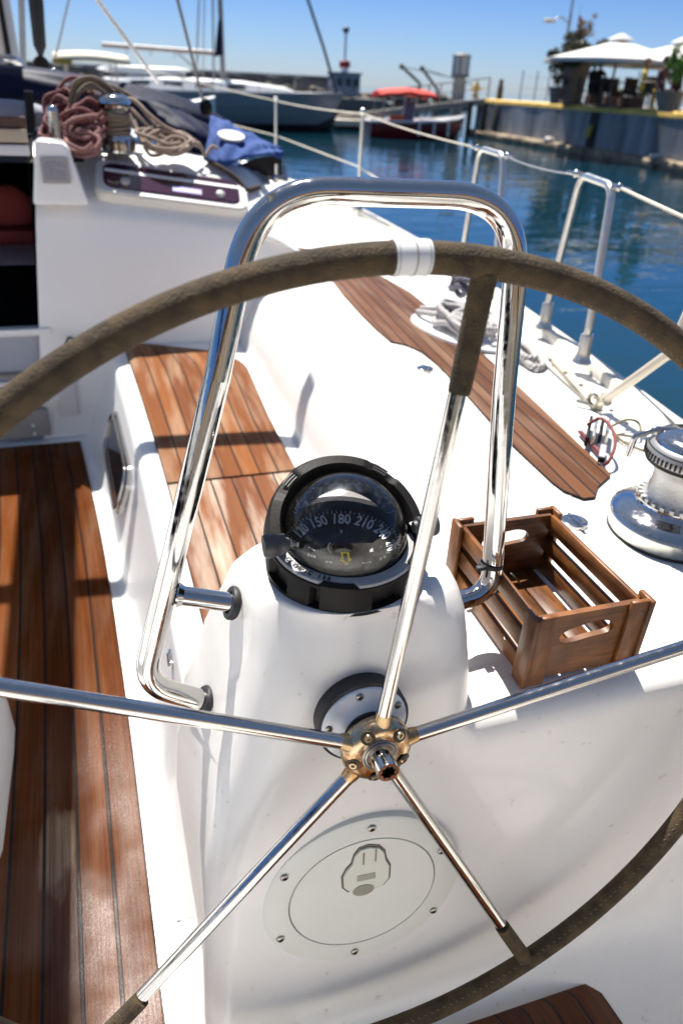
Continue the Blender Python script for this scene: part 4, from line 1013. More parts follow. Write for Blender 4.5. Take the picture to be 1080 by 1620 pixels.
g = MB(); prof_ = [(.0765*cos(radians(t)), .0765*sin(radians(t))) for t in range(-6, 91, 4)]; prof_[-1] = (0.0002, .0765)
g.lathe(prof_, SC, BN, 72); g.build('dome', gm, cp)

# ================================================================== STEERING WHEEL
wh = thing('steering_wheel', 'large five spoke steel steering wheel with brown leather rim and one white band', 'steering wheel')
WO = Vector((0, 0, .75)); UX = Vector((1, 0, 0)); UZ = Vector((0, sin(TL), cos(TL)))
wh.location = WO; bpy.context.view_layer.update()
def wpt(a, r_, off=0): return UX*(r_*cos(a))+UZ*(r_*sin(a))+AX*off
RW = .55; PH = 1.42676
nz_ = random.Random(5)
g = MB(); path = [wpt(2*pi*k/220, RW) for k in range(220)]
g.tube(path, .0140, 20, closed=True)
g.build('leather_rim', LEATHER, wh)
# stitching along the inner side
g = MB()
for k in range(330):
    a = 2*pi*k/330
    cpt = wpt(a, RW); rd = wpt(a, 1); tg = wpt(a+pi/2, 1)
    c_ = cpt-rd*.0118+AX*.0072
    g.tube([c_-tg*.0018-AX*.001, c_+tg*.0018+AX*.001], .0007, 4)
g.build('stitching', mat('stitch_thread', (.17, .13, .08), .8), wh)
g = MB()
for k in (0,): 
    a0, a1 = 1.530, 1.588; g.tube([wpt(lerp(a0, a1, t/8), RW) for t in range(9)], .0150, 20)
wb_ = g.build('white_band', TAPE, wh)
g = MB()
for a_ in (1.5345, 1.556, 1.5835):
    c3 = wpt(a_, RW); rd = wpt(a_, 1); g.tube([c3+rd*(.0152*cos(q_))+AX*(.0152*sin(q_)) for q_ in [radians(-60+12*k) for k in range(22)]], .0003 if a_ != 1.556 else .0006, 4)
g.build('band_seam', mat('seam_dirt', (.25, .22, .18), .8), wb_)
for k in range(5):
    a = PH-k*2*pi/5
    g = MB(); g.tube([wpt(a, .026, -.016), wpt(a, .20, -.011), wpt(a, .40, -.004), wpt(a, RW-.006, 0)], .0088, 18)
    g.tube([wpt(a, .030, -.016), wpt(a, .038, -.0158), wpt(a, .052, -.0155)], lambda t: .0128-.0038*t, 16, mi=1)
    so = g.build('spoke', [CHROME_SP, WELD], wh)
    g = MB(); g.tube([wpt(a, RW*.79, -.0008), wpt(a, RW*.80, -.0006), wpt(a, RW*.90, -.0004), wpt(a, RW-.010, 0)], lambda t: .0104+.0014*t, 18)
    g.build('leather_sleeve', LEATHER, so)
g = MB(); g.lathe([(.016, -.014), (.037, -.014), (.0425, -.009), (.0435, 0), (.042, .006), (.037, .0115), (.030, .0135), (.0215, .0125), (.0205, .010)], AX*-.016, AX, 56)
hubo = g.build('hub', CHROME_OLD, wh)
for k in range(5):
    a = PH-pi/5-k*2*pi/5; c_ = wpt(a, .0335, -.016+.0122); tn_ = (AX+wpt(a, .45)).normalized()
    g = MB(); g.lathe([(0, .0008), (.0085, .0008), (.0088, .0)], c_, tn_, 20, mi=1); g.lathe([(0, .0010), (.0020, .0010), (.0022, .0028), (.0044, .0028), (.0049, .0022), (.0050, -.003)], c_, tn_, 18)  # flat dark disc round the bolt head
    g.build('bolt', [CHROME_OLD, mat('dark_recess', (.06, .045, .03), .5, .5)], hubo)
g = MB(); 
for r_, h_ in ((.0205, -.002), (.0175, -.001)): g.lathe([(r_-.0022, h_-.002), (r_, h_), (r_+.0016, h_-.001)], AX*.0, AX, 32)
g.build('washer', SCREW, hubo)
# nut with star socket
g = MB(); NV = 16
g.lathe([(.0165, -.012), (.0155, -.004), (.0135, .004), (.0132, .022), (.0128, .0245)], (0, 0, 0), AX, 32)
frn = frame((0, 0, 0), AX)
star = []
for k in range(NV): r_ = .0098 if k % 2 == 0 else .0072; star.append((r_*cos(2*pi*k/NV+.2), r_*sin(2*pi*k/NV+.2)))
outer = [(.0128*cos(2*pi*k/NV+.2), .0128*sin(2*pi*k/NV+.2)) for k in range(NV)]
vs = [frn @ Vector((x, y, .0245)) for x, y in outer]+[frn @ Vector((x, y, .0245)) for x, y in star]+[frn @ Vector((x, y, .010)) for x, y in star]
g.add(vs, [[k, (k+1) % NV, NV+(k+1) % NV, NV+k] for k in range(NV)]+[[NV+k, NV+(k+1) % NV, 2*NV+(k+1) % NV, 2*NV+k] for k in range(NV)], 0, smooth=False)
g.add(vs[2*NV:], [list(range(NV))], 1, smooth=False)
g.build('star_nut', [CHROME, DARK], hubo)

# ================================================================== WOODEN CRATE
wood = mat('crate_wood', (.20, .075, .022), .45)
n = wood.node_tree.nodes; l = wood.node_tree.links; b = n['Principled BSDF']; uvn = n.new('ShaderNodeUVMap')
mp = n.new('ShaderNodeMapping'); mp.inputs['Scale'].default_value = (9, 90, 1); l.new(uvn.outputs[0], mp.inputs[0])
t = n.new('ShaderNodeTexNoise'); t.inputs['Scale'].default_value = 1.6; t.inputs['Detail'].default_value = 8; t.inputs['Distortion'].default_value = 1.2; l.new(mp.outputs[0], t.inputs['Vector'])
tc = n.new('ShaderNodeTexCoord'); t2 = n.new('ShaderNodeTexNoise'); t2.inputs['Scale'].default_value = 22; t2.inputs['Detail'].default_value = 4; l.new(tc.outputs['Object'], t2.inputs['Vector'])
cr = n.new('ShaderNodeValToRGB'); cr.color_ramp.elements[0].position = .30; cr.color_ramp.elements[0].color = (.018, .005, .002, 1); cr.color_ramp.elements[1].position = .72; cr.color_ramp.elements[1].color = (.24, .088, .020, 1)
md_ = n.new('ShaderNodeMath'); md_.operation = 'MULTIPLY_ADD'; md_.inputs[1].default_value = .55; l.new(t2.outputs[0], md_.inputs[0]); oi = n.new('ShaderNodeObjectInfo'); mo = n.new('ShaderNodeMath'); mo.operation = 'MULTIPLY_ADD'; mo.inputs[1].default_value = .16; l.new(oi.outputs['Random'], mo.inputs[0])
m5 = n.new('ShaderNodeMath'); m5.operation = 'MULTIPLY'; m5.inputs[1].default_value = .5; l.new(t.outputs[0], m5.inputs[0]); l.new(m5.outputs[0], md_.inputs[2]); l.new(md_.outputs[0], mo.inputs[2]); ms5 = n.new('ShaderNodeMath'); ms5.operation = 'SUBTRACT'; ms5.inputs[1].default_value = .06; l.new(mo.outputs[0], ms5.inputs[0]); l.new(ms5.outputs[0], cr.inputs[0]); l.new(cr.outputs[0], b.inputs['Base Color'])
bp = n.new('ShaderNodeBump'); bp.inputs['Strength'].default_value = .3; bp.inputs['Distance'].default_value = .001; l.new(t.outputs[0], bp.inputs['Height']); l.new(bp.outputs[0], b.inputs['Normal'])
crate = thing('wooden_crate', 'small brown stained wooden crate with cut out handles standing on the white coaming', 'crate')
K0 = U(830, 1087, Z=.706); crate.location = K0
def board(name, c, d, ax_long, bev=.0012, par=None):
    g = MB(); bm = bmesh.new(); bmesh.ops.create_cube(bm, size=1)
    for v in bm.verts: v.co = Vector((v.co.x*d[0], v.co.y*d[1], v.co.z*d[2]))
    bmesh.ops.bevel(bm, geom=list(bm.edges), offset=bev, segments=1, affect='EDGES'); bm.verts.index_update()
    vs = [Vector(c)+v.co for v in bm.verts]; fs = []; uvs = []; off = random.random()*10
    oth = sorted([i for i in range(3) if i != ax_long], key=lambda i: -d[i])[0]
    for f in bm.faces:
        fs.append([v.index for v in f.verts]); nrm = f.normal; o2 = [i for i in range(3) if i != ax_long]
        k3 = o2[0] if abs(nrm[o2[0]]) < .7 else o2[1]
        uvs.append([(v.co[ax_long]+off, v.co[k3]+off) for v in f.verts])
    bm.free(); g.add(vs, fs, 0, uvs, smooth=False); return g.build(name, wood, par or crate)
CWX, CLY, CHZ = .172, .262, .118     # outer width, length, height
# two end panels with handle slots
def end_panel(y):
    W2 = CWX/2-.006; n_ = 14
    hole = []
    def hx(t):     # kidney shaped slot
        return t
    pts = []
    for k in range(28):
        a = 2*pi*k/28; X = .043*abs(cos(a))**.8*(1 if cos(a) > 0 else -1); Z = .0165*sin(a)
        if Z < 0: Z = Z*(1.0-.35*max(0, cos(X/.043*pi*.5)))
        pts.append((CWX/2+X, CHZ-.042+Z+(.0025*sin(X*60))))
    bm = bmesh.new(); outer = [(.006, .004), (CWX-.006, .004), (CWX-.006, CHZ-.004), (.006, CHZ-.004)]
    out2 = []
    for i in range(4):
        a, b2 = outer[i], outer[(i+1) % 4]
        for k in range(7): out2.append((lerp(a[0], b2[0], k/7), lerp(a[1], b2[1], k/7)))
    # match outer loop to hole loop by angle
    cxh, czh = CWX/2, CHZ-.042
    out2.sort(key=lambda q: atan2(q[1]-czh, q[0]-cxh)); pts.sort(key=lambda q: atan2((q[1]-czh)*3, q[0]-cxh))
    g = MB(); T = .009; N = 28; vs = []
    for yy in (y-T/2, y+T/2): vs += [Vector((q[0], yy, q[1])) for q in out2]+[Vector((q[0], yy, q[1])) for q in pts]
    fs = []
    for k in range(N):
        k2 = (k+1) % N
        fs.append([k, k2, N+k2, N+k]); fs.append([2*N+k, 2*N+k2, 3*N+k2, 3*N+k]); fs.append([k, k2, 2*N+k2, 2*N+k]); fs.append([N+k, N+k2, 3*N+k2, 3*N+k])
    g.add(vs, fs, 0, [[(vs[i].x, vs[i].z) for i in f] for f in fs], smooth=False)
    return g.build('end_panel', wood, crate)
end_panel(.0105+.002); end_panel(CLY-.0125)
for (x, y, w_, d2) in ((.014, .004, .028, .008), (CWX-.014, .004, .028, .008), (.014, CLY-.004, .028, .008), (CWX-.014, CLY-.004, .028, .008)):
    board('corner_post', (x, y, CHZ/2+.001), (w_, d2, CHZ+.004), 2)
for x in (-.004, CWX+.004):
    for y in (.012, CLY-.012): board('corner_post', (x, y, CHZ/2+.001), (.008, .030, CHZ+.003), 2)
for x in (.005, CWX-.005):
    for z in (.016, .058, .100): board('side_slat', (x if z < .2 else x, CLY/2, z), (.008, CLY-.034, .029), 1)
for k, x in enumerate((.043, .086, .129)): board('bottom_board', (x, CLY/2, .006), (.040, CLY-.036, .006), 1)
for zz_ in (.016, .058, .100):
    for x_, y_, ax_ in ((.010, -.0005, (0, -1, 0)), (CWX-.010, -.0005, (0, -1, 0)), (-.0085, .012, (-1, 0, 0)), (-.0085, CLY-.012, (-1, 0, 0))):
        g = MB(); g.lathe([(0, .0006), (.0013, .0005), (.0016, 0)], (x_, y_, zz_+.001), ax_, 8); g.build('nail', mat('nail_head', (.20, .17, .14), .45, .9), crate)
g = MB()
for (x, y, z) in ((.009+.0, .10, .058), ): g.lathe([(0, .003), (.0025, .002), (.003, 0)], (-.0005+.002, .07, .030), (-1, 0, 0), 10)
g.build('staple', CHROME, crate)

# ================================================================== ROPES AND CANVAS ON THE COACHROOF
rg = random.Random(11)
def coil_path(c, r, n, tilt=(0, 0, 1), jit=.012, dr=.3, seed=1, asp=1.0, stack=.006):
    q = random.Random(seed); fr = frame(c, tilt, (1, .1, 0)); P = []
    for k in range(n*8):
        a = 2*pi*k/8; rr = r*(1-dr*q.random()) + q.uniform(-jit, jit)*.4
        P.append(fr @ Vector((rr*cos(a)*asp, rr*sin(a), q.uniform(-1, 1)*stack+stack*k/8)))
    return catmull(P, 6)
def rope(name, paths, r, m, label, group='ropes heaped on the coachroof'):
    g = MB()
    for p in paths: g.tube(p, r*.92, 8)
    o = g.build(name, m, None, merge=False); return tag(o, label, 'rope', group)
def pix(pts, Y): return catmull([U(x, y, Y=Y+dy) for x, y, dy in pts], 6)
# maroon heap at the left
P = [coil_path(Vector(U(112, 205, Y=2.95)), .085, 5, (-.3, -.5, .8), seed=3, stack=.012), coil_path(Vector(U(105, 175, Y=3.02)), .075, 5, (-.5, -.7, .5), seed=4, stack=.012), coil_path(Vector(U(120, 190, Y=3.0)), .07, 4, (-.8, -.4, .3), seed=5, stack=.02),
     pix([(75, 235, 0), (80, 210, -.02), (95, 185, -.02), (125, 172, -.02), (150, 182, -.02), (165, 195, 0)], 2.88), pix([(80, 232, 0), (92, 205, -.03), (110, 195, -.03), (140, 190, 0)], 2.86)]
P += [coil_path(Vector(U(128, 168, Y=3.04)), .08, 4, (-.2, -.6, .7), seed=41, stack=.018), coil_path(Vector(U(92, 215, Y=2.92)), .06, 3, (-.5, -.5, .6), seed=42, stack=.02), coil_path(Vector(U(150, 200, Y=2.92)), .06, 4, (0, -.5, .8), seed=43, asp=1.3, stack=.02)]
rope('rope_heap', P, .0085, ROPE_D, 'maroon red rope heaped left of the small coachroof winch')
# pink flecked loops before the winch
P = [pix([(170, 183, .05), (140, 184, 0), (115, 190, -.02), (104, 200, -.03), (112, 212, -.03), (140, 216, -.03), (158, 208, -.02), (150, 200, 0), (130, 205, 0), (118, 198, .02), (125, 190, .02), (150, 192, .03)], 2.84),
     pix([(104, 208, 0), (106, 222, 0), (125, 232, -.01), (150, 230, -.01), (158, 218, 0), (140, 212, .01), (118, 208, .02)], 2.80), pix([(110, 236, 0), (135, 240, -.01), (155, 236, 0), (160, 225, .01)], 2.78)]
P += [coil_path(Vector(U(135, 214, Y=2.86)), .062, 3, (0, -.6, .8), seed=8, asp=1.2, stack=.014)]
P += [coil_path(Vector(U(130, 232, Y=2.80)), .055, 3, (0, -.6, .8), seed=48, asp=1.4, stack=.012)]
rope('rope_coil', P, .0088, ROPE_R, 'pink and cream flecked rope looped in front of the coachroof winch')
# brown hanging coil
P = [coil_path(Vector(U(150, 168, Y=2.99)), .098, 4, (.1, -.93, .3), jit=.003, dr=.10, seed=9, stack=.012), coil_path(Vector(U(148, 170, Y=2.97)), .082, 3, (.2, -.9, .25), jit=.003, dr=.2, seed=19, stack=.010), coil_path(Vector(U(152, 176, Y=2.96)), .055, 2, (-.1, -.9, .25), jit=.003, dr=.2, seed=29, stack=.010),
     pix([(118, 160, 0), (135, 138, 0), (165, 133, 0), (195, 145, 0), (215, 158, 0)], 3.1)]
rope('rope_coil', P, .0085, ROPE_B, 'dark brown rope coil hung upright behind the coachroof winch')
# turns round the drum
P = []
for k in range(6):
    P.append([c2+Vector(((.052+.002*sin(k*3))*cos(a), (.052+.002*cos(k*2))*sin(a), .078+.012*k+.006*sin(a+k))) for a in [2*pi*j/28 for j in range(29)]])
rope('rope_turns', P, .0085, ROPE_B, 'brown rope wound round the drum of the coachroof winch')
# tan tails to the right
P = [pix([(200, 155, .1), (215, 160, .05), (235, 180, 0), (260, 200, -.02), (285, 212, -.03), (300, 225, -.03), (318, 232, 0)], 3.0), pix([(205, 180, 0), (215, 205, -.04), (228, 228, -.08), (245, 238, -.10), (270, 244, -.12)], 3.0),
     pix([(208, 172, .05), (226, 190, 0), (246, 210, -.04), (268, 222, -.05), (300, 235, -.05)], 3.0), pix([(212, 190, .0), (222, 212, -.04), (240, 222, -.06)], 3.0),
     coil_path(Vector(U(265, 228, Y=2.93)), .075, 4, (0, -.5, .85), seed=12, asp=1.35, stack=.006), coil_path(Vector(U(285, 224, Y=2.97)), .055, 2, (0, -.4, .9), seed=13, asp=1.3, stack=.006),
     pix([(300, 232, 0), (312, 226, -.01), (320, 236, -.02), (325, 246, -.02), (335, 232, 0), (345, 235, 0)], 2.96)]
P += [pix([(198, 150, .12), (222, 168, .05), (250, 205, -.02), (262, 238, -.08), (240, 246, -.1), (228, 232, -.08)], 3.0), coil_path(Vector(U(258, 224, Y=2.95)), .085, 3, (.1, -.5, .85), seed=32, asp=1.3, stack=.012), coil_path(Vector(U(275, 236, Y=2.90)), .05, 2, (0, -.5, .85), seed=33, asp=1.5, stack=.012)]
rope('rope_tail', P, .0082, ROPE_T, 'tan rope running right from the winch into a flat loose coil')
# folded navy sprayhood
def cloth_tube(pts, ra, rb, seed, name, m, n=60, seg=40, wr=.12):
    q = random.Random(seed); ph = [q.uniform(0, 6.28) for _ in range(8)]
    path = catmull(pts, max(2, n//(len(pts)-1))); N = len(path); rows = []
    for i, p in enumerate(path):
        t = (path[min(i+1, N-1)]-path[max(i-1, 0)]).normalized(); u_ = Vector((0, 0, 1)); s_ = t.cross(u_).normalized(); u_ = s_.cross(t)
        f = i/(N-1); e = min(1, sin(pi*min(1, max(.0, f*1.0)))**.35+.03) if True else 1
        row = []
        for k in range(seg):
            a = 2*pi*k/seg
            w_ = 1+wr*(sin(3*a+ph[0]+f*5)+.7*sin(5*a+ph[1]-f*9)+.5*sin(9*a+ph[2]+f*14)+.35*sin(14*a+ph[3]+f*22))/2
            row.append(p+(s_*cos(a)*ra*w_+u_*sin(a)*rb*w_)*e)
        rows.append(row)
    g = MB(); g.grid(rows, closed=True); return g.build(name, m, None)
sh = thing('sprayhood', 'dark navy canvas sprayhood folded down across the coachroof behind the ropes', 'sprayhood')
a = cloth_tube([U(-160, 118, Y=3.5), U(-60, 128, Y=3.5), U(60, 140, Y=3.5), U(170, 160, Y=3.55), U(260, 178, Y=3.6), U(330, 200, Y=3.6), U(380, 226, Y=3.5)], .15, .085, 2, 'canvas_roll', NAVY, wr=.10); a.parent = sh
a = cloth_tube([U(190, 160, Y=3.3), U(240, 185, Y=3.3), U(290, 208, Y=3.25), U(330, 232, Y=3.2), U(352, 252, Y=3.15)], .11, .075, 5, 'canvas_fold', NAVY, wr=.14); a.parent = sh
a = cloth_tube([U(-140, 172, Y=3.3), U(-40, 176, Y=3.28), U(30, 180, Y=3.25), U(85, 186, Y=3.2)], .06, .055, 9, 'lining', mat('grey_lining', (.30, .31, .36), .8), wr=.06); a.parent = sh
g = MB(); g.box(U(48, 178, Y=3.17), (.035, .02, .16), R=Matrix.Rotation(.1, 3, 'Y'), bev=.003); a = g.build('strap', mat('black_fabric2', (.012, .012, .014), .8), sh)
g = MB(); g.sphere(U(326, 170, Y=3.35), .03, 10, 8, (1, .6, 1.3)); g.build('toggle', BLACKP, sh)
# blue canvas bag with white oval
bg_ = thing('winch_cover', 'bright blue canvas cover with a white oval patch lying on the coachroof edge', 'canvas cover')
top_ = catmull([U(332, 184, Y=3.22), U(352, 188, Y=3.20), U(378, 202, Y=3.16), U(412, 218, Y=3.10), U(447, 236, Y=3.02)], 6)
mid_ = catmull([U(330, 212, Y=3.10), U(352, 215, Y=3.06), U(380, 222, Y=3.04), U(412, 230, Y=3.02), U(448, 240, Y=2.99)], 6)
low_ = catmull([U(321, 250, Y=2.98), U(352, 262, Y=2.92), U(380, 252, Y=2.93), U(412, 244, Y=2.95), U(449, 248, Y=2.96)], 6)
rows = []
for j in range(13):
    t = j/12; row = []
    for k in range(len(top_)):
        a, b_, c_ = top_[k], mid_[k], low_[k]
        p = a*(1-t)*(1-2*t)+b_*4*t*(1-t)+c_*t*(2*t-1); p = p+Vector((0, -.006, .004))*(sin(k*.9+j*.8)+.6*sin(k*1.7-j*1.3))
        row.append(p)
    rows.append(row)
g = MB(); g.grid(rows); o = g.build('canvas', BLUEC, bg_); md = o.modifiers.new('s', 'SOLIDIFY'); md.thickness = .006
def on_rows(px, py):
    best = None
    for r_ in rows:
        for p in r_:
            v = p-EYE; d_ = v.dot(fw); x = 540+F*v.dot(rt)/d_; y = 810-F*v.dot(up)/d_; e = (x-px)**2+(y-py)**2
            if best is None or e < best[0]: best = (e, p)
    return best[1]
oc_ = on_rows(366, 216); on_ = (EYE-oc_).normalized(); on_ = Vector((0, -.62, .78))
fo_ = frame(oc_+on_*.010, on_, (1, -.1, -.12)); g = MB(); g.prism([(.060*cos(2*pi*k/32), .030*sin(2*pi*k/32)) for k in range(32)], -.008, .002, fo_, bev=.001); g.build('oval_patch', WHT, bg_)
g = MB(); g.grid([[U(375, 262, Y=3.0), U(405, 250, Y=3.05), U(445, 245, Y=3.04)], [U(385, 275, Y=3.1), U(410, 278, Y=3.1), U(447, 278, Y=3.05)], [U(400, 285, Y=3.3), U(420, 285, Y=3.3), U(450, 285, Y=3.2)]]); g.build('dark_underside', mat('underside_black', (.01, .01, .014), .9), bg_)  # near-black sheet across the hollow under the blue cover
g = MB(); p = U(437, 282, Y=2.98); g.sphere(p, .022, 12, 8); g.tube([p, p+Vector((.0, 0, .06))], .012, 10); g.tube([U(452, 288, Y=2.98), U(452, 262, Y=3.0)], .012, 10); Y_('pad_eye', g, CHROME)
g = MB(); g.tube(catmull([U(330, 256, Y=2.95), U(350, 266, Y=2.91), U(375, 283, Y=2.88), U(390, 300, Y=2.85), U(410, 296, Y=2.88)], 6), .012, 8)
tag(g.build('webbing_strap', mat('dark_webbing', (.05, .035, .03), .9), None), 'dark webbing strap trailing from under the blue cover', 'strap')
# mooring rope in the dish of the side deck
q = random.Random(21); P = []
c_ = Vector((.885, 1.66, .725))
for j in range(9):
    cc = c_+Vector((q.uniform(-.025, .03), q.uniform(-.06, .06), .004*j)); rr = q.uniform(.05, .085)
    P.append(catmull([cc+Vector((rr*.85*cos(a)+q.uniform(-.01, .01), rr*1.7*sin(a)+q.uniform(-.02, .02), q.uniform(0, .02))) for a in [2*pi*k/9+j for k in range(10)]], 6))
P.append(catmull([Vector((.80, 1.86, .725)), Vector((.84, 1.70, .75)), Vector((.90, 1.55, .745)), Vector((.95, 1.45, .72))], 8)); P.append(catmull([Vector((.83, 1.90, .725)), Vector((.90, 1.75, .755)), Vector((.93, 1.60, .745))], 8))
P.append(catmull([Vector((.97, 1.52, .715)), Vector((1.01, 1.40, .715)), Vector((.985, 1.29, .715)), Vector((.94, 1.27, .715)), Vector((.945, 1.36, .72)), Vector((.97, 1.45, .73))], 8))
P.append(catmull([Vector((.96, 1.54, .72)), Vector((.99, 1.42, .73)), Vector((.965, 1.31, .73)), Vector((.935, 1.33, .73)), Vector((.95, 1.45, .74))], 8))
g = MB()
for p_ in P: g.tube(p_, .0105, 8)
tag(g.build('mooring_rope', ROPE_G, None, merge=False), 'grey and white mooring rope piled in the oval dish of the side deck', 'rope')
g = MB(); q = random.Random(5); cc = Vector((1.05, 1.98, .74))
for j in range(4): g.tube(catmull([cc+Vector((.05*cos(a)+q.uniform(-.01, .01), .10*sin(a)+q.uniform(-.01, .01), .012*j+q.uniform(0, .07))) for a in [2*pi*k/9 for k in range(10)]], 5), .011, 8)
tag(g.build('dark_rope', ropemat('navy_rope', (.05, .05, .09), (.35, .33, .35), .75), None, merge=False), 'dark navy rope bunched at the toe rail beyond the rope dish', 'rope')
# red and green lines near the sheet car
car = MB(); c_ = U(945, 690, Z=.715); Rz = Matrix.Rotation(radians(-38+0), 3, 'Z')
for k, (m_i) in enumerate((0, 1, 0, 1)): car.box(c_+Rz @ Vector((-.024+.014*k, .0, .010+.003*k)), (.008, .14-.015*k, .026), R=Rz, mi=m_i, bev=.003)
car.box(c_+Rz @ Vector((.016, -.10, .004)), (.014, .075, .010), R=Rz, mi=2, bev=.002); car.box(c_+Rz @ Vector((.016, -.14, .004)), (.016, .008, .012), R=Rz, mi=0)
Y_('sheet_car', car, [BLACKP, CAST, mat('lilac_grey', (.38, .36, .42), .5)])
P = [catmull([U(928, 672, Z=.74), U(950, 662, Z=.765), U(968, 680, Z=.765), U(972, 705, Z=.75), U(962, 730, Z=.725), U(955, 735, Z=.71)], 6), catmull([U(915, 682, Z=.712), U(930, 700, Z=.712), U(950, 722, Z=.712)], 5), catmull([U(919, 683, Z=.717), U(934, 700, Z=.717), U(954, 722, Z=.717)], 5)]
g = MB()
for p_ in P: g.tube(p_, .0042, 8)
tag(g.build('sheet_line', mat('faded_red_rope', (.20, .055, .055), .85), None, merge=False), 'faded red line looped over the sheet car near the big winch', 'rope')
g = MB(); g.tube(catmull([U(965, 675, Z=.72), U(990, 664, Z=.73), U(1008, 668, Z=.73), U(1012, 682, Z=.725), U(1000, 690, Z=.715), U(975, 688, Z=.712), U(990, 702, Z=.708), U(1025, 716, Z=.708), U(1040, 722, Z=.712)], 6), .0035, 8)
tag(g.build('thin_line', mat('olive_line', (.16, .13, .06), .8), None), 'thin olive line with a loop lying on the deck beside the big winch', 'rope')
g = MB(); c_ = U(936, 640, Z=.715); g.lathe([(.012, -.004), (.018, -.004), (.018, .004), (.012, .004)], c_+Vector((0, 0, .014)), (1, .3, 0), 18); g.tube([c_, c_+Vector((-.03, .03, .002))], .006, 8)
Y_('deck_shackle', g, SCREW)

# ================================================================== WATER
wm = mat('harbour_water', (.003, .026, .042), .03, spec=.5)
n = wm.node_tree.nodes; l = wm.node_tree.links; b = n['Principled BSDF']; b.inputs['IOR'].default_value = 1.33
tc = n.new('ShaderNodeTexCoord'); mp = n.new('ShaderNodeMapping'); mp.inputs['Scale'].default_value = (1.0, 1.9, 1); mp.inputs['Rotation'].default_value = (0, 0, .35); l.new(tc.outputs['Object'], mp.inputs[0])
t1 = n.new('ShaderNodeTexNoise'); t1.inputs['Scale'].default_value = .75; t1.inputs['Detail'].default_value = 3; t1.inputs['Distortion'].default_value = .6; l.new(mp.outputs[0], t1.inputs['Vector'])
t2 = n.new('ShaderNodeTexNoise'); t2.inputs['Scale'].default_value = 3.2; t2.inputs['Detail'].default_value = 2; l.new(mp.outputs[0], t2.inputs['Vector'])
ad = n.new('ShaderNodeMath'); ad.operation = 'MULTIPLY_ADD'; ad.inputs[1].default_value = .10; l.new(t2.outputs[0], ad.inputs[0]); l.new(t1.outputs[0], ad.inputs[2])
bp = n.new('ShaderNodeBump'); bp.inputs['Strength'].default_value = .5; bp.inputs['Distance'].default_value = .045; l.new(ad.outputs[0], bp.inputs['Height']); l.new(bp.outputs[0], b.inputs['Normal'])
g = MB(); g.grid([[Vector((x, y, -.4)) for x in (-3000, -300, -30, 60, 400, 3000)] for y in (-60, 20, 100, 500, 5000)])
tag(g.build('water', wm), kind='structure')

# ================================================================== QUAY
QM = mat('quay_concrete', (.26, .27, .28), .85, noise=.5, nscale=.9, bump=.6, bscale=6)
_n = QM.node_tree.nodes; _t = [q_ for q_ in _n if q_.type == 'TEX_NOISE'][0]; _m = _n.new('ShaderNodeMapping'); _m.inputs['Scale'].default_value = (1.6, 1.6, .35)
_tc = _n.new('ShaderNodeTexCoord'); QM.node_tree.links.new(_tc.outputs['Object'], _m.inputs[0]); QM.node_tree.links.new(_m.outputs[0], _t.inputs['Vector'])
def rock(c, s, seed):
    q = random.Random(seed); bm = bmesh.new(); bmesh.ops.create_icosphere(bm, subdivisions=2, radius=1)
    o = Vector((q.uniform(0, 9), q.uniform(0, 9), q.uniform(0, 9)))
    from mathutils import noise as N_
    for v in bm.verts: v.co *= 1+.45*N_.noise(v.co*1.3+o); v.co = Vector((v.co.x*s[0], v.co.y*s[1], v.co.z*s[2]))+Vector(c)
    bm.verts.index_update(); vs = [v.co.copy() for v in bm.verts]; fs = [[v.index for v in f.verts] for f in bm.faces]; bm.free(); return vs, fs
qa, qb = Vector((15.5, 0, 0)), Vector((17.25, 35.0, 0)); qd = (qb-qa).normalized(); qn = Vector((qd.y, -qd.x, 0))
quay = thing('quay', 'grey concrete quay wall with a yellow painted edge and a terrace on top', 'quay')
g = MB(); 
def qp(s, o_, z): p = qa+qd*s+qn*o_; p.z = z; return p
LQ = 35.0
rows = []
for i in range(71):
    s = i*LQ/70; rows.append([qp(s, .0+.02*sin(s*3), -1.2), qp(s, .0+.015*sin(s*5), -.1), qp(s, .01*sin(s*2), .5), qp(s, 0, 1.07), qp(s, 0, 1.13)])
g.grid(rows)
g.add([qp(LQ, 0, -1.2), qp(LQ, 0, 1.13), qp(LQ, 26, 1.13), qp(LQ, 26, -1.2)], [[0, 1, 2, 3]], smooth=False)
g.build('wall', QM, quay)
g = MB(); g.grid([[qp(s, .0, 1.13), qp(s, .03, 1.145), qp(s, .45, 1.147)] for s in (0, 10, 20, LQ)]); g.grid([[qp(s, -.012, .98), qp(s, -.012, 1.10), qp(s, .0, 1.13)] for s in (0, 10, 20, LQ)]); g.build('yellow_edge', mat('yellow_paint', (.85, .56, .13), .7, noise=.25, nscale=3), quay)
g = MB(); g.grid([[qp(s, .45, 1.140), qp(s, 5, 1.14), qp(s, 26, 1.14)] for s in (0, 10, 20, LQ)]); g.build('terrace_floor', mat('terrace_paving', (.34, .30, .25), .85, noise=.2, nscale=2), quay)
g = MB(); rows = []
for i in range(141):
    s = i*LQ/140; w_ = .42+.05*sin(s*2.3)+.03*sin(s*7.1); rows.append([qp(s, .02, -.14), qp(s, -w_*.9, -.16+.012*sin(s*9)), qp(s, -w_, -.22), qp(s, -w_+.06, -.45), qp(s, -.1, -.9)])
g.grid(rows); g.build('ledge', mat('mossy_ledge', (.26, .20, .13), .9, noise=.6, nscale=2.5, bump=.8, bscale=10), quay)
for s in (12.3, 24.4, 32.6):
    g = MB(); g.box(qp(s, -.03, .42), (.08, .75 if s < 20 else .5, 1.1), R=Matrix.Rotation(-atan2(qd.x, qd.y), 3, 'Z'), bev=.02)
    g.build('fender_pad', mat('dark_fender', (.035, .035, .035), .9, noise=.3, nscale=6), quay)
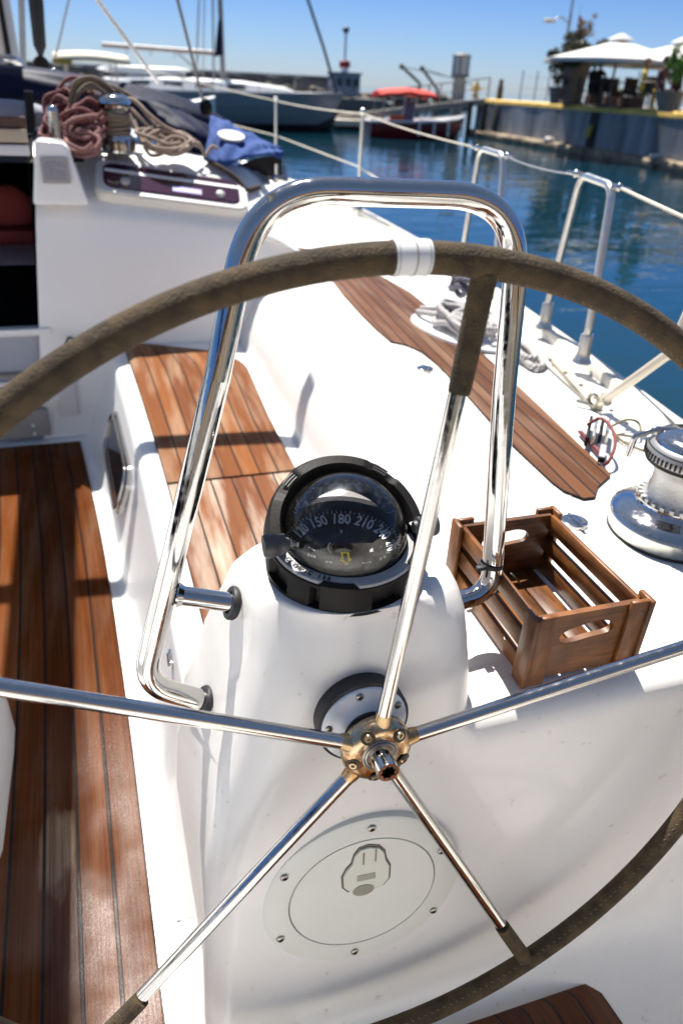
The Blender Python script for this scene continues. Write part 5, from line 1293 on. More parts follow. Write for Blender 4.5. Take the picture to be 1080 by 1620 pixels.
for k, s in enumerate((6.0, 14.0, 20.0, 27.0)):
    vs, fs = rock(qp(s, -.25, -.08), (.16, .30, .10), k); g = MB(); g.add(vs, fs); tag(g.build('ledge_stone', mat('pale_stone', (.48, .46, .42), .9)), ['pale stone on the ledge nearest the right edge', 'pale stone lying on the quay ledge right of the middle', 'flat pale stone on the ledge near the first dark pad', 'small far stone on the quay ledge near the ramp'][k], 'stone', 'stones on the quay ledge')
g = MB(); p = qp(24.4, -.12, .45)
for k in range(3): g.tube([p+Vector((-.02*k, .10*cos(a), -.09*k+.10*sin(a))) for a in [2*pi*j/16 for j in range(16)]], .035, 8, closed=True)
tag(g.build('yellow_ring', mat('ochre_ring', (.50, .36, .04), .7)), 'yellow rubber rings hung on the dark pad of the quay wall', 'fender')

# parasols
def parasol(p, r_, ztop, zed, label, tiltx=0, a0=0):
    t = thing('parasol', label, 'parasol', 'white parasols on the terrace'); t.location = p
    g = MB(); N = 8; rows = []
    for j in range(9):
        f = j/8; row = []
        for k in range(48):
            a = 2*pi*k/48+a0; e = abs(((k % 6)/6)-.5)*2; rad = r_*f*(1-.07*(1-e)**1 * 1) ; sg = 0
            row.append(Vector((rad*cos(a), rad*sin(a), lerp(ztop, zed, f**.92)+sg)))
        rows.append(row)
    for dz in (0,): g.grid(rows, closed=True)
    row = rows[-1]; g.grid([row, [q+Vector((0, 0, -.11)) for q in row]], closed=True)
    g.build('canopy', mat('parasol_cloth', (.64, .62, .58), .9), t)
    g = MB(); g.lathe([(0, ztop+.16), (.12, ztop+.13), (.40, ztop+.0), (.42, ztop-.03)], (0, 0, 0), (0, 0, 1), 16); g.build('vent_cap', mat('parasol_cloth', (.64, .62, .58), .9), t)
    g = MB(); g.tube([(0, 0, .02), (0, 0, ztop+.1)], .04, 10); g.lathe([(.32, 0), (.32, .06), (.08, .1), (.06, .3), (0, .3)], (0, 0, 0), (0, 0, 1), 16); g.build('pole', mat('dark_pole', (.13, .12, .12), .5, .3), t)
    for k in range(N):
        a = 2*pi*k/N+a0; g = MB(); g.tube([(0, 0, zed+.05), (r_*.55*cos(a), r_*.55*sin(a), lerp(ztop, zed, .55)-.05)], .015, 6); g.build('strut', mat('strut_brown', (.22, .15, .09), .6), t)
    return t
parasol(Vector((16.85, 24.0, 1.14)), 2.5, 1.98, 1.36, 'left of the two white parasols with its pole in full view')
parasol(Vector((18.60, 23.0, 1.14)), 2.75, 1.95, 1.33, 'right hand white parasol cut by the picture edge', a0=.2)

# tall planter with shrub
LEAFM = {}
def leafmat(nm, c): return mat(nm, c, .6, noise=.5, nscale=3)
def foliage(c, R_, n_, sz, seed, m_, name, par, sc=(1, 1, 1), droop=0.0):
    q = random.Random(seed); g = MB(); cl = [(Vector((q.gauss(0, .5), q.gauss(0, .5), q.gauss(0, .45))), q.uniform(.25, .55)) for _ in range(16)]
    for i in range(n_):
        cc, cr_ = q.choice(cl); d_ = Vector((q.gauss(0, 1), q.gauss(0, 1), q.gauss(0, 1))).normalized()*cr_*q.random()**.4
        p = cc*R_+d_*R_; p = Vector((p.x*sc[0], p.y*sc[1], p.z*sc[2]-droop*(p.x**2+p.y**2)))+Vector(c)
        a = Vector((q.gauss(0, 1), q.gauss(0, 1), q.gauss(0, 1))).normalized(); b_ = a.cross(Vector((q.gauss(0, 1), q.gauss(0, 1), q.gauss(0, 1)))).normalized(); s_ = sz*q.uniform(.6, 1.4)
        g.add([p-a*s_, p+b_*s_*.4, p+a*s_, p-b_*s_*.4], [[0, 1, 2, 3]], smooth=False)
    return g.build(name, m_, par, merge=False)
pt = thing('planter', 'tall stone planter pillar with a big bush behind the left parasol', 'planter'); p0 = U(903, 152, Y=26.5); p0.z = 1.14; pt.location = p0
g = MB(); g.grid([[Vector((sx*w_, sy*w_, z)) for sx, sy in ((-1, -1), (1, -1), (1, 1), (-1, 1))] for w_, z in ((.36, 0), (.36, .08), (.30, .1), (.32, .8), (.36, 1.15), (.40, 1.25), (.40, 1.32), (.3, 1.32))], closed=True); g.build('pillar', mat('pillar_stone', (.27, .22, .19), .9, noise=.2, nscale=6), pt, autosmooth=30)
foliage((-.02, 0, 1.75), .62, 2600, .085, 3, leafmat('bush_leaf', (.085, .085, .045)), 'foliage', pt, (1.15, 1.15, .75), .18)
foliage((.0, 0, 2.35), .30, 500, .06, 4, leafmat('bush_dry', (.16, .12, .08)), 'dry_twigs', pt)
g = MB(); g.tube([(0, 0, 1.2), (.03, 0, 1.7), (0, .02, 2.2)], .05, 8); g.build('trunk', mat('bark', (.09, .06, .04), .9), pt)
for k, (px, YY, R_, hh, lab) in enumerate(((878, 26.5, .28, .55, 'low round pot left of the stone pillar'), (1058, 18.6, .38, .50, 'wide clay pot with a bright green plant near the right edge'))):
    t = thing('plant_pot', lab, 'plant pot', 'pots on the terrace'); p = U(px, 150, Y=YY); p.z = 1.14; t.location = p
    g = MB(); g.lathe([(0, 0), (R_*.55, 0), (R_*.8, hh*.5), (R_, hh*.9), (R_*1.05, hh), (R_*.9, hh), (R_*.85, hh*.85), (0, hh*.85)], (0, 0, 0), (0, 0, 1), 20); g.build('pot', mat('clay%d' % k, ((.30, .22, .20), (.28, .22, .17))[k], .85), t)
    foliage((0, 0, hh+.25+.35*k), .26, 500, .05+.02*k, 7+k, leafmat('pot_leaf%d' % k, ((.06, .05, .04), (.10, .22, .03))[k]), 'leaves', t, (1, 1, 1.1+.4*k))
    if k: g = MB(); g.tube([(0, 0, .3), (0, 0, 1.0)], .03, 6); g.build('stem', mat('bark', (.09, .06, .04), .9), t)

# street lamp, flag, thin mast
t = thing('street_lamp', 'single arm street lamp rising behind the big bush', 'street lamp'); p0 = U(888, 90, Y=30); 
top = U(903, 22, Y=30); base = Vector((top.x, 30, 1.14)); t.location = base; hT = top.z-1.14
g = MB(); g.tube([(0, 0, 0), (0, 0, hT*.5), (0, 0, hT)], lambda u: .07-.03*u, 10); g.build('pole', ALU, t)
g = MB(); e = U(872, 33, Y=30)-base; g.tube(catmull([(0, 0, hT-.35), Vector((e.x*.5, 0, e.z+.14)), Vector((e.x*.85, 0, e.z+.04)), e], 6), .03, 8); g.build('arm', ALU, t)
g = MB(); g.sphere(e+Vector((-.1, 0, 0)), .22, 12, 8, (1.3, .6, .35)); g.build('lamp_head', mat('lamp_head', (.45, .42, .35), .5), t)
g = MB(); a = U(903, 120, Y=33); b_ = U(911, -30, Y=33); g.tube([Vector((b_.x, 33, 1.14)), Vector((b_.x, 33, b_.z))], .05, 8); tag(g.build('slim_mast', ALU), 'slim grey mast standing just right of the street lamp', 'mast')
t = thing('flag', 'small red white and dark flag hanging limp on its pole', 'flag'); a = U(916, 22, Y=29); t.location = Vector((a.x, 29, 1.14)); hz_ = a.z-1.14
g = MB(); g.tube([(0, .0, 0), (0, 0, hz_+.3)], .012, 6); g.build('flagpole', mat('thin_pole', (.45, .5, .55), .5), t)
g = MB(); rows = []
for i in range(19):
    f = i/18; rows.append([Vector((.02+.26*u*(.55+.35*sin(f*3.2))+.05*f, .06*sin(u*9+f*3), hz_-f*1.05-.18*u)) for u in [k/8 for k in range(9)]])
for i in range(18):
    mi = 0 if (i < 4 or 8 < i < 12) else (1 if i < 13 else 2)
    g.grid(rows[i:i+2], mi=mi)
g.build('cloth', [mat('flag_red', (.45, .12, .10), .8), mat('flag_white', (.75, .75, .75), .8), mat('flag_dark', (.04, .05, .08), .8)], t)

# railing posts round the terrace
for k, px in enumerate((822, 845, 864, 945, 1004, 1035)):
    p = U(px, 150, Y=34 if k < 3 else 27); p.z = 1.14
    g = MB(); g.tube([p, p+Vector((0, 0, 1.15))], .03, 8); g.lathe([(.07, 0), (.07, .02), (.03, .03)], p, (0, 0, 1), 10); g.sphere(p+Vector((0, 0, 1.17)), .045, 8, 6)
    tag(g.build('railing_post', mat('post_grey', (.20, .22, .26), .6)), ['first thin grey post right of the ramp on the quay', 'second thin grey post on the quay', 'third thin grey post beside the low pot', 'thin post behind the left parasol pole', 'thin post behind the man in yellow', 'thin post nearest the clay pot'][k], 'post', 'posts along the far terrace edge')
g = MB()
for (x0, x1, YY) in ((822, 864, 34), (945, 1035, 27)):
    for hh in (.5, .95): a = U(x0, 150, Y=YY); b_ = U(x1, 150, Y=YY); g.tube([Vector((a.x, YY, 1.14+hh)), Vector((b_.x, YY, 1.14+hh))], .008, 5)
tag(g.build('railing_wire', ALU), 'thin wires strung between the terrace posts', 'wire')

# chairs, tables and people
def chair(p, rz, lab):
    t = thing('cafe_chair', lab, 'chair', 'dark chairs on the terrace'); t.location = p; t.rotation_euler = (0, 0, rz); m_ = mat('dark_rattan', (.04, .03, .025), .8)
    g = MB(); g.box((0, 0, .45), (.44, .44, .04), bev=.01); g.build('seat', m_, t)
    g = MB(); g.box((0, .21, .68), (.42, .03, .42), bev=.01); g.build('backrest', m_, t)
    for sx in (-.19, .19):
        for sy in (-.19, .19): g = MB(); g.tube([(sx, sy, 0), (sx, sy, .44)], .018, 6); g.build('leg', m_, t)
def table(p, lab):
    t = thing('cafe_table', lab, 'table', 'tables on the terrace'); t.location = p; m_ = mat('table_dark', (.10, .07, .05), .6)
    g = MB(); g.lathe([(0, .72), (.38, .72), (.40, .735), (.38, .75), (0, .75)], seg=24); g.build('tabletop', m_, t)
    g = MB(); g.tube([(0, 0, .02), (0, 0, .72)], .03, 8); g.lathe([(.25, 0), (.25, .02), (.04, .04)], seg=16); g.build('leg', m_, t)
def person(p, rz, sit, shirt, lab, skin=(.35, .2, .14), hair=(.03, .02, .015), trousers=(.03, .04, .07)):
    t = thing('person', lab, 'person', 'people on the terrace'); t.location = p; t.rotation_euler = (0, 0, rz)
    hz = .50 if sit else .95
    J = [(0, 0, hz), (0, 0, hz+.28), (0, -.01, hz+.52), (0, -.02, hz+.62)]; V = list(J); E_ = [(0, 1), (1, 2), (2, 3)]; Rr = [(.15, .11), (.15, .10), (.11, .09), (.05, .05)]
    def ch(st, pts, rs):
        pr = st
        for q_, r_ in zip(pts, rs): V.append(q_); Rr.append((r_, r_)); E_.append((pr, len(V)-1)); pr = len(V)-1
    for s_ in (-1, 1):
        ch(2, [(s_*.19, 0, hz+.50), (s_*.24, -.06, hz+.24), (s_*.17, -.28, hz+.20)], [.06, .045, .035])
        if sit: ch(0, [(s_*.10, -.05, hz), (s_*.12, -.42, hz+.0), (s_*.12, -.42, .10), (s_*.12, -.54, .05)], [.09, .07, .05, .04])
        else: ch(0, [(s_*.10, 0, hz-.05), (s_*.10, -.02, .5), (s_*.11, .02, .10), (s_*.11, -.12, .05)], [.09, .07, .05, .04])
    me = bpy.data.meshes.new('body'); me.from_pydata(V, E_, []); o = bpy.data.objects.new('body', me); COL.objects.link(o); o.parent = t
    md = o.modifiers.new('skin', 'SKIN'); 
    for i, r_ in enumerate(Rr): me.skin_vertices[0].data[i].radius = r_
    me.skin_vertices[0].data[0].use_root = True
    o.modifiers.new('sub', 'SUBSURF').levels = 1; o.modifiers['sub'].render_levels = 1
    me.materials.append(mat('shirt_%.2f_%.2f' % shirt[:2], shirt, .85)); 
    g = MB(); g.sphere((0, -.03, hz+.76), .105, 14, 10, (.85, .95, 1.15)); g.sphere((0, -.135, hz+.745), .022, 8, 6); g.tube([(0, -.02, hz+.58), (0, -.03, hz+.70)], .05, 8); g.build('head', mat('skin_tone', skin, .6), t)
    g = MB(); g.sphere((0, .0, hz+.80), .112, 14, 10, (.9, 1, .95)); g.build('hair', mat('hair_%.2f' % hair[0], hair, .8), t)
def tp(px, YY): p = U(px, 150, Y=YY); p.z = 1.14; return p
person(tp(931, 25), .4, True, (.015, .018, .03), 'person in dark clothes seated left of the parasol pole')
person(tp(941, 24.6), -.5, True, (.02, .02, .022), 'person in black seated close behind the parasol pole')
person(tp(1012, 21.5), .9, True, (.60, .42, .03), 'person in a yellow top seated between the parasol poles', hair=(.25, .2, .15))
person(tp(1041, 20.0), .2, True, (.10, .05, .05), 'dark haired person seated left of the clay pot')
person(tp(1066, 19.2), -.6, True, (.06, .03, .03), 'dark haired person seated behind the clay pot')
for k, (px, YY, rz) in enumerate(((922, 25, 1.2), (955, 25.5, 2.2), (998, 22.8, .4), (1020, 21.6, 2.8), (1032, 20.8, 1.6), (1074, 19.0, .5), (990, 24, 3.0), (972, 25, 0))):
    chair(tp(px, YY), rz, ['dark chair beside the pillar', 'dark chair right of the seated couple', 'dark chair left of the person in yellow', 'dark chair right of the person in yellow', 'dark chair before the dark haired woman', 'dark chair at the right picture edge', 'dark chair behind the parasol pole', 'dark chair at the foot of the parasol'][k])
for k, (px, YY) in enumerate(((948, 23.5), (1026, 20.6), (985, 23))): table(tp(px, YY), ['round dark table beside the seated couple', 'round dark table between the seated people', 'round dark table in the middle of the terrace'][k])
# hedge boxes along the terrace
for k, (px, YY) in enumerate(((945, 27.5), (975, 26.5), (1000, 25.5))):
    t = thing('hedge_planter', ['left box hedge behind the terrace tables', 'middle box hedge behind the terrace tables', 'right box hedge behind the terrace tables'][k], 'hedge', 'box hedges on the terrace'); t.location = tp(px, YY)
    g = MB(); g.box((0, 0, .17), (.9, .4, .34), bev=.02); g.build('box', mat('planter_brown', (.10, .06, .05), .8), t)
    foliage((0, 0, .45), .32, 500, .06, 30+k, leafmat('hedge_leaf', (.06, .06, .04)), 'leaves', t, (1.4, .6, .6))

# ================================================================== RAMP, PONTOON, DAVITS, GLASS BOOTH
t = thing('gangway', 'long pale gangway ramp with thin handrails sloping down from the quay', 'gangway')
A_ = U(771, 153, Y=34.5); B_ = U(532, 184, Y=37.5); A_.z = 1.14
dv = (A_-B_).normalized(); side = Vector((dv.y, -dv.x, 0)).normalized()*.55
def beam(mb, a, b, w, h, mi=0):
    a = Vector(a); b = Vector(b); d_ = (b-a); L_ = d_.length; z = d_.normalized(); x = z.cross(Vector((0, 0, 1))).normalized(); y = x.cross(z); R = Matrix((x, y, z)).transposed(); mb.box((a+b)/2, (w, h, L_), R=R, mi=mi)
g = MB(); beam(g, A_, B_, 1.1, .10); g.build('deck', mat('ramp_boards', (.50, .45, .38), .8, noise=.2, nscale=2), t)
for s_ in (-1, 1):
    g = MB(); beam(g, A_+side*s_+Vector((0, 0, -.12)), B_+side*s_+Vector((0, 0, -.12)), .06, .22)
    if s_ > 0:
        pass
    a = A_+side*s_; b_ = A_.lerp(B_, .62)+side*s_; N = 8
    for k in range(N+1): q_ = a.lerp(b_, k/N); g.tube([q_, q_+Vector((0, 0, .85))], .022, 6)
    g.tube([a+Vector((0, 0, .85)), b_+Vector((0, 0, .85))], .025, 6); g.tube([a+Vector((0, 0, .45)), b_+Vector((0, 0, .45))], .014, 6)
    g.build('handrail', mat('rail_grey', (.30, .27, .24), .6), t)
t = thing('pontoon', 'pale floating pontoon at the foot of the gangway behind the grey yacht', 'pontoon'); g = MB(); p = U(560, 190, Y=36.5); p.z = -.1; t.location = p
g.box((.4, 0, 0), (3.2, 1.6, .26), bev=.03); g.build('deck', mat('pontoon_top', (.62, .56, .46), .8, noise=.15), t); g = MB(); g.box((.4, 0, -.3), (3.0, 1.5, .34)); g.build('float', DARK, t)
for k, (x0, y0, x1, y1) in enumerate(((635, 105, 664, 132), (667, 108, 692, 142))):
    g = MB(); a = U(x0, y0, Y=38); b_ = U(x1, y1, Y=37.5); g.tube([a, b_], .07, 8); g.sphere(a, .13, 8, 6); g.tube([b_, Vector((b_.x, b_.y, -.3))], .08, 8); g.tube([a, U(x1+55, y1-8, Y=37)], .02, 5)
    tag(g.build('davit', mat('davit_iron', (.10, .09, .085), .7)), ['left of the two dark davit arms above the red boat', 'right of the two dark davit arms above the red boat'][k], 'davit', 'davit arms by the gangway')
t = thing('glass_booth', 'round glass booth on a slim column above the gangway', 'booth'); p = U(724, 150, Y=36.5); t.location = (p.x, p.y, 1.0)
zt = U(724, 84, Y=36.5).z-1.0; zb = U(724, 118, Y=36.5).z-1.0
g = MB(); g.lathe([(.40, zb), (.42, zt-.12)], seg=12); g.build('glass', mat('booth_glass', (.32, .38, .42), .1, spec=.9), t)
g = MB(); g.lathe([(.44, zt-.14), (.46, zt-.08), (.30, zt), (0, zt+.03)], seg=12); g.build('roof', mat('booth_frame', (.12, .12, .13), .5), t); g = MB(); g.lathe([(.45, zb-.1), (.45, zb)], seg=12); g.build('sill_ring', mat('booth_frame', (.12, .12, .13), .5), t)
for k in range(6):
    a = 2*pi*k/6; g = MB(); g.tube([(.43*cos(a), .43*sin(a), zb), (.43*cos(a), .43*sin(a), zt-.1)], .03, 6); g.build('mullion', mat('booth_frame', (.12, .12, .13), .5), t)
g = MB(); g.tube([(0, 0, -1.5), (0, 0, zb)], .28, 12); g.build('column', mat('column_grey', (.33, .33, .33), .7), t)
t = thing('bollard_post', 'short dark post with a lamp at the quay corner', 'bollard'); p = U(790, 148, Y=34.2); g = MB(); p.z = 1.14; t.location = p
g.lathe([(.14, 0), (.14, .5), (.10, .55), (.10, .8), (0, .85)], seg=14); g.build('post', mat('bollard_dark', (.08, .06, .05), .8), t)
t = thing('yellow_hydrant', 'yellow valve hydrant at the top of the gangway', 'hydrant'); p = U(753, 140, Y=35.5); p.z = 1.14; t.location = p
g = MB(); g.lathe([(.16, 0), (.16, .1), (.11, .12), (.11, .45), (.15, .5), (.1, .62), (0, .65)], seg=14); g.build('barrel', mat('hydrant_yellow', (.62, .42, .03), .5), t); g = MB(); g.tube([(-.25, 0, .4), (.25, 0, .4)], .07, 10); g.build('outlet', mat('hydrant_yellow', (.62, .42, .03), .5), t)
for k, px in enumerate((738, 757)):
    g = MB(); p = U(px, 165, Y=34.0); g.tube([Vector((p.x, 33.6-k*.3, -.9)), Vector((p.x, 33.6-k*.3, 1.0))], .12, 10); tag(g.build('mooring_pile', mat('wet_pile', (.05, .04, .03), .9)), ['dark timber pile left of the quay corner', 'dark timber pile against the quay corner'][k], 'pile', 'piles at the quay corner')

# ================================================================== BOATS
def hull_loft(stations, m_list, name, par, bands=None):
    """stations: list of (x, half beam, sheer z, keel z); built along local x"""
    g = MB(); rows = []
    for x, hb, zs, zk in stations:
        row = []
        for t_, w_ in ((1.0, 1.0), (.85, .99), (.6, .95), (.35, .86), (.22, .78), (.1, .6), (0, 0)): row.append(Vector((x, -hb*w_, lerp(zk, zs, t_))))
        row += [Vector((p.x, -p.y, p.z)) for p in row[-2::-1]]
        rows.append(row)
    for i in range(len(rows)-1):
        for k in range(len(rows[0])-1):
            kk = min(k, len(rows[0])-2-k)
            g.add([rows[i][k], rows[i][k+1], rows[i+1][k+1], rows[i+1][k]], [[0, 1, 2, 3]], 0 if kk < 3 else (1 if kk < 4 else 2))
    g.add(rows[0], [list(range(len(rows[0])))], 0, smooth=False)
    g.grid([[r_[0], Vector((r_[0].x, 0, r_[0].z+.03)), r_[-1]] for r_ in rows], mi=len(m_list)-1)
    return g.build(name, m_list, par)
t = thing('moored_sailboat', 'moored sailing boat with grey green hull, white deck and tall mast', 'sailboat')
bx = U(541, 151, Y=34.2); sx_ = 11.8; ang = radians(-6)
t.location = (bx.x, 34.2, -.4); t.rotation_euler = (0, 0, ang)
st = []
for i in range(21):
    f = i/20; x = -sx_*(1-f); hb = 1.75*max(0.0, 1-((f-.42)/.58)**2.2)**.8 if f > .42 else 1.75*(1-.28*((.42-f)/.42)**2); st.append((x-(0 if f < .95 else 0), max(.02, hb), 1.30+.20*f*f, -.35+(.35 if f > .93 else 0)))
st[-1] = (0.02, .02, 1.50, 1.3); st[-2] = (-.42, .16, 1.48, .05)
hullG = mat('hull_grey_green', (.18, .23, .25), .3, coat=.3)
hull_loft(st, [hullG, mat('boot_dark', (.012, .014, .016), .5), mat('hull_lower', (.03, .04, .04), .5), WHT], 'hull', t)
g = MB(); 
for s_ in (-1, 1):
    g.tube([Vector((x, s_*-(hb+.01), z-.42)) for x, hb, z, _ in st[2:-2]], .018, 5); g.tube([Vector((x, s_*-(hb*1.005), z)) for x, hb, z, _ in st], .035, 6)
g.build('rub_stripe', mat('stripe_pale', (.35, .38, .38), .5), t)
g = MB(); rows = []
for x, w_, hh in ((-10.3, .9, .05), (-10.0, 1.0, .38), (-7.5, 1.1, .50), (-4.5, 1.0, .46), (-2.6, .7, .30), (-1.9, .4, .05)):
    rows.append([Vector((x, -w_, 1.34)), Vector((x, -w_*.9, 1.34+hh*.8)), Vector((x, -w_*.5, 1.34+hh)), Vector((x, w_*.5, 1.34+hh)), Vector((x, w_*.9, 1.34+hh*.8)), Vector((x, w_, 1.34))])
g.grid(rows); g.build('coachroof', WHT, t)
g = MB()
for x in (-8.6, -7.3, -6.0, -4.7): g.box((x, -1.02, 1.56), (.75, .05, .14), bev=.02)
g.build('cabin_window', mat('cabin_glass', (.01, .012, .015), .1), t)
g = MB(); g.add(*rock((-8.3, -.2, 2.0), (2.0, .55, .18), 4)); g.build('folded_sail_cover', WHT, t)
inv = (Matrix.Translation(t.location) @ Matrix.Rotation(ang, 4, 'Z')).inverted()
mb = inv @ U(354, 150, Y=35.2); mx_, my_ = mb.x, mb.y
g = MB(); g.tube([(mx_, my_, .9), (mx_, my_, 13)], .105, 12); g.build('mast', mat('mast_tan', (.26, .24, .23), .5, .4), t)
bl_ = inv @ U(162, 71, Y=36.4); br_ = inv @ U(350, 85, Y=35.2); g = MB(); g.tube([br_, bl_], .10, 10); 
for k in range(4): q_ = br_.lerp(bl_, .2+.2*k); g.tube([q_, q_+Vector((0, 0, -.28))], .02, 5)
g.tube([br_+Vector((0, 0, -1.4)), br_.lerp(bl_, .4)], .035, 6); g.build('boom', mat('boom_grey', (.22, .20, .19), .5, .4), t)
g = MB()
for dx, dy in ((-1.2, -1.5), (-.5, -1.55), (-1.2, 1.5), (-.9, -.3), (-.4, -.4)): g.tube([(mx_+dx, my_+dy, 1.35), (mx_, my_, 12.5)], .022, 6)
g.build('shroud', mat('shroud_pale', (.38, .34, .30), .5), t)
g = MB(); g.tube([(-.25, 0, 1.5), (-.9, 0, 3.2), (mx_+.1, my_, 13)], lambda u: .06 , 8); g.build('furled_genoa', mat('black_fabric', (.012, .012, .014), .8), t)
g = MB(); 
for i in range(6): g.tube([(-10+1.55*i, -1.62 if i < 4 else -1.45+.3*(i-4), 1.35), (-10+1.55*i, -1.62 if i < 4 else -1.45+.3*(i-4), 1.95)], .018, 5)
g.build('stanchion', CHROME, t)
g = MB(); fb_ = inv @ U(349, 30, Y=35.1); g.grid([[Vector((fb_.x+.02+u*-.35*(.4+.6*f), fb_.y-.25, fb_.z-f*1.25-.1*u)) for u in (0, .5, 1)] for f in (0, .3, .6, 1)]); g.build('burgee', NAVY, t)

# red boat under red canopy
t = thing('red_boat', 'small dark red boat with white deck under a bright red canopy', 'boat'); c_ = U(655, 212, Y=31.5); t.location = (c_.x, 31.5, -.4); t.rotation_euler = (0, 0, radians(-6))
st = [(-2.1, .75, .58, -.2), (-1.2, .95, .60, -.25), (0, 1.0, .62, -.25), (1.0, .85, .68, -.25), (1.7, .5, .76, -.1), (2.15, .04, .85, .5)]
hull_loft(st, [mat('dark_red_hull', (.16, .012, .012), .35, coat=.3), mat('dark_red_hull', (.16, .012, .012)), mat('red_bottom', (.05, .01, .01), .6), WHT], 'hull', t)
g = MB(); 
for s_ in (-1, 1): g.tube([Vector((x, s_*-hb, z+.02)) for x, hb, z, _ in st], .055, 6)
g.tube([(-2.1, -.7, .6), (-2.1, .7, .6)], .05, 6); g.build('gunwale', WHT, t)
g = MB(); g.box((-.35, 0, .95), (.42, .5, .6), bev=.06); g.box((-.35, -.0, 1.3), (.3, .4, .12), bev=.03); g.build('console', mat('console_grey', (.16, .18, .22), .5), t)
g = MB(); g.box((-.9, -.3, .72), (.6, .35, .22), bev=.06); g.build('seat_cushion', mat('orange_cushion', (.60, .12, .03), .8), t)
for k in range(4): g = MB(); x = -.1+.65*k; g.tube([(x, -1.02+.1*k*k*.3, .18), (x, -1.02+.1*k*k*.3, .62)], .05, 8); g.sphere((x, -1.04+.1*k*k*.3, .18), .07, 8, 6); g.build('fender', WHT, t)
ca = Matrix.Translation(t.location) @ Matrix.Rotation(radians(-6), 4, 'Z'); ic = ca.inverted(); q0 = ic @ U(596, 150, Y=31.5); q1 = ic @ U(683, 154, Y=31.5); zc = q0.z-.02
g = MB(); rows = []
for i in range(13):
    f = i/12; rows.append([Vector((lerp(q0.x, q1.x, f), v_*.9, zc+.14*(1-(2*f-1)**2)+.18*(1-v_*v_)+.03*sin(f*16)*(1 if abs(v_) > .7 else .4))) for v_ in (-1, -.7, -.3, 0, .3, .7, 1)])
g.grid(rows); o = g.build('canopy', mat('red_canvas', (.62, .045, .025), .8), t); md = o.modifiers.new('s', 'SOLIDIFY'); md.thickness = .10
for x in (q0.x+.15, q1.x-.15):
    for s_ in (-1, 1): g = MB(); g.tube([(x, s_*.85, .6), (x, s_*.85, zc)], .02, 6); g.build('canopy_pole', CHROME, t)

# motor cruiser with cream bimini at the left
t = thing('motor_cruiser', 'white motor cruiser with a cream sun canopy behind the ropes', 'motorboat'); c_ = U(165, 150, Y=24); t.location = (c_.x, 24, -.4); t.rotation_euler = (0, 0, radians(4))
hull_loft([(-3.2, 1.1, .95, -.25), (-1, 1.25, 1.0, -.3), (1, 1.15, 1.08, -.3), (2.4, .7, 1.2, -.1), (3.2, .05, 1.35, .7)], [WHT, WHT, NAVY, WHT], 'hull', t)
g = MB(); g.grid([[Vector((x, -w_, 1.0)), Vector((x, -w_*.85, 1.0+hh)), Vector((x, w_*.85, 1.0+hh)), Vector((x, w_, 1.0))] for x, w_, hh in ((-1.0, .9, .05), (-.8, .9, .55), (.8, .8, .5), (1.8, .5, .1))]); g.build('cabin', WHT, t)
ic = (Matrix.Translation(t.location) @ Matrix.Rotation(radians(4), 4, 'Z')).inverted(); q0 = ic @ U(84, 90, Y=24); q1 = ic @ U(201, 92, Y=24); 
g = MB(); rows = []
for i in range(9):
    f = i/8; rows.append([Vector((lerp(q0.x, q1.x, f), v_*.75, q0.z-.04+.16*(1-v_*v_)+.07*sin(f*pi))) for v_ in (-1, -.6, 0, .6, 1)])
g.grid(rows); o = g.build('sun_canopy', mat('cream_canvas', (.78, .70, .52), .8), t); md = o.modifiers.new('s', 'SOLIDIFY'); md.thickness = .09
g = MB(); g.box((q0.x+.2, -.74, q0.z-.10), (.5, .05, .14), bev=.02); g.build('ochre_hem', mat('ochre_canvas', (.60, .36, .06), .8), t)
for x in (q0.x+.3, q1.x-.4):
    for s_ in (-1, 1): g = MB(); g.tube([(x, s_*.7, 1.0), (x, s_*.7, q0.z)], .022, 6); g.build('canopy_pole', CHROME, t)
g = MB(); g.sphere((q0.x+1.1, -.3, 1.25), .2, 10, 8); g.build('searchlight', CHROME, t)

# ================================================================== BREAKWATER, ROCKS, BEACON
t = thing('breakwater', 'long brown stone breakwater wall across the harbour mouth', 'breakwater')
bmat = mat('breakwater_stone', (.19, .155, .12), .95, noise=.5, nscale=.5, bump=.8, bscale=1.2)
g = MB(); rows = []; q = random.Random(8)
for i in range(160):
    x = -80+i*.66; j = q.uniform(-.08, .08)
    rows.append([Vector((x, 87.4, -1)), Vector((x, 87.6+j, .3)), Vector((x, 88, 1.35+j)), Vector((x, 88.3, 1.98+.6*j)), Vector((x, 90.5, 2.0+.5*j)), Vector((x, 92, -1))])
g.grid(rows); g.build('stone_face', bmat, t)
g = MB(); g.box((-27, 89.6, 2.10), (105, 1.6, .16)); g.build('coping', mat('coping_grey', (.22, .21, .20), .9, noise=.3, nscale=.3), t)
g = MB(); 
for k in range(420):
    x = q.uniform(-30, 40); z = q.uniform(-.4, 1.0 if x < 25 else .7); y = 86.5-z*.4+q.uniform(-.6, .6)-(3 if x > 24 else 0); s_ = q.uniform(.35, .8); vs, fs = rock((x, y, z), (s_, s_*.8, s_*.6), k+50); g.add(vs, fs)
tag(g.build('rock_armour', mat('rock_brown', (.17, .145, .12), .95, noise=.4, nscale=.7)), 'jumbled brown rocks piled along the foot of the breakwater', 'rocks', kind='stuff')
t = thing('harbour_beacon', 'slim harbour beacon with a red drum on a grey hut', 'beacon'); c_ = U(544, 135, Y=60); t.location = (c_.x, 60, .4)
z = lambda py: U(544, py, Y=60).z-.4
g = MB(); g.box((0, 0, (z(117)+z(152))/2), (2.1, 1.6, z(117)-z(152)), bev=.05); g.box((0, 0, z(116)), (2.3, 1.8, .12)); g.build('hut', mat('hut_grey', (.30, .31, .33), .8, noise=.3, nscale=2), t)
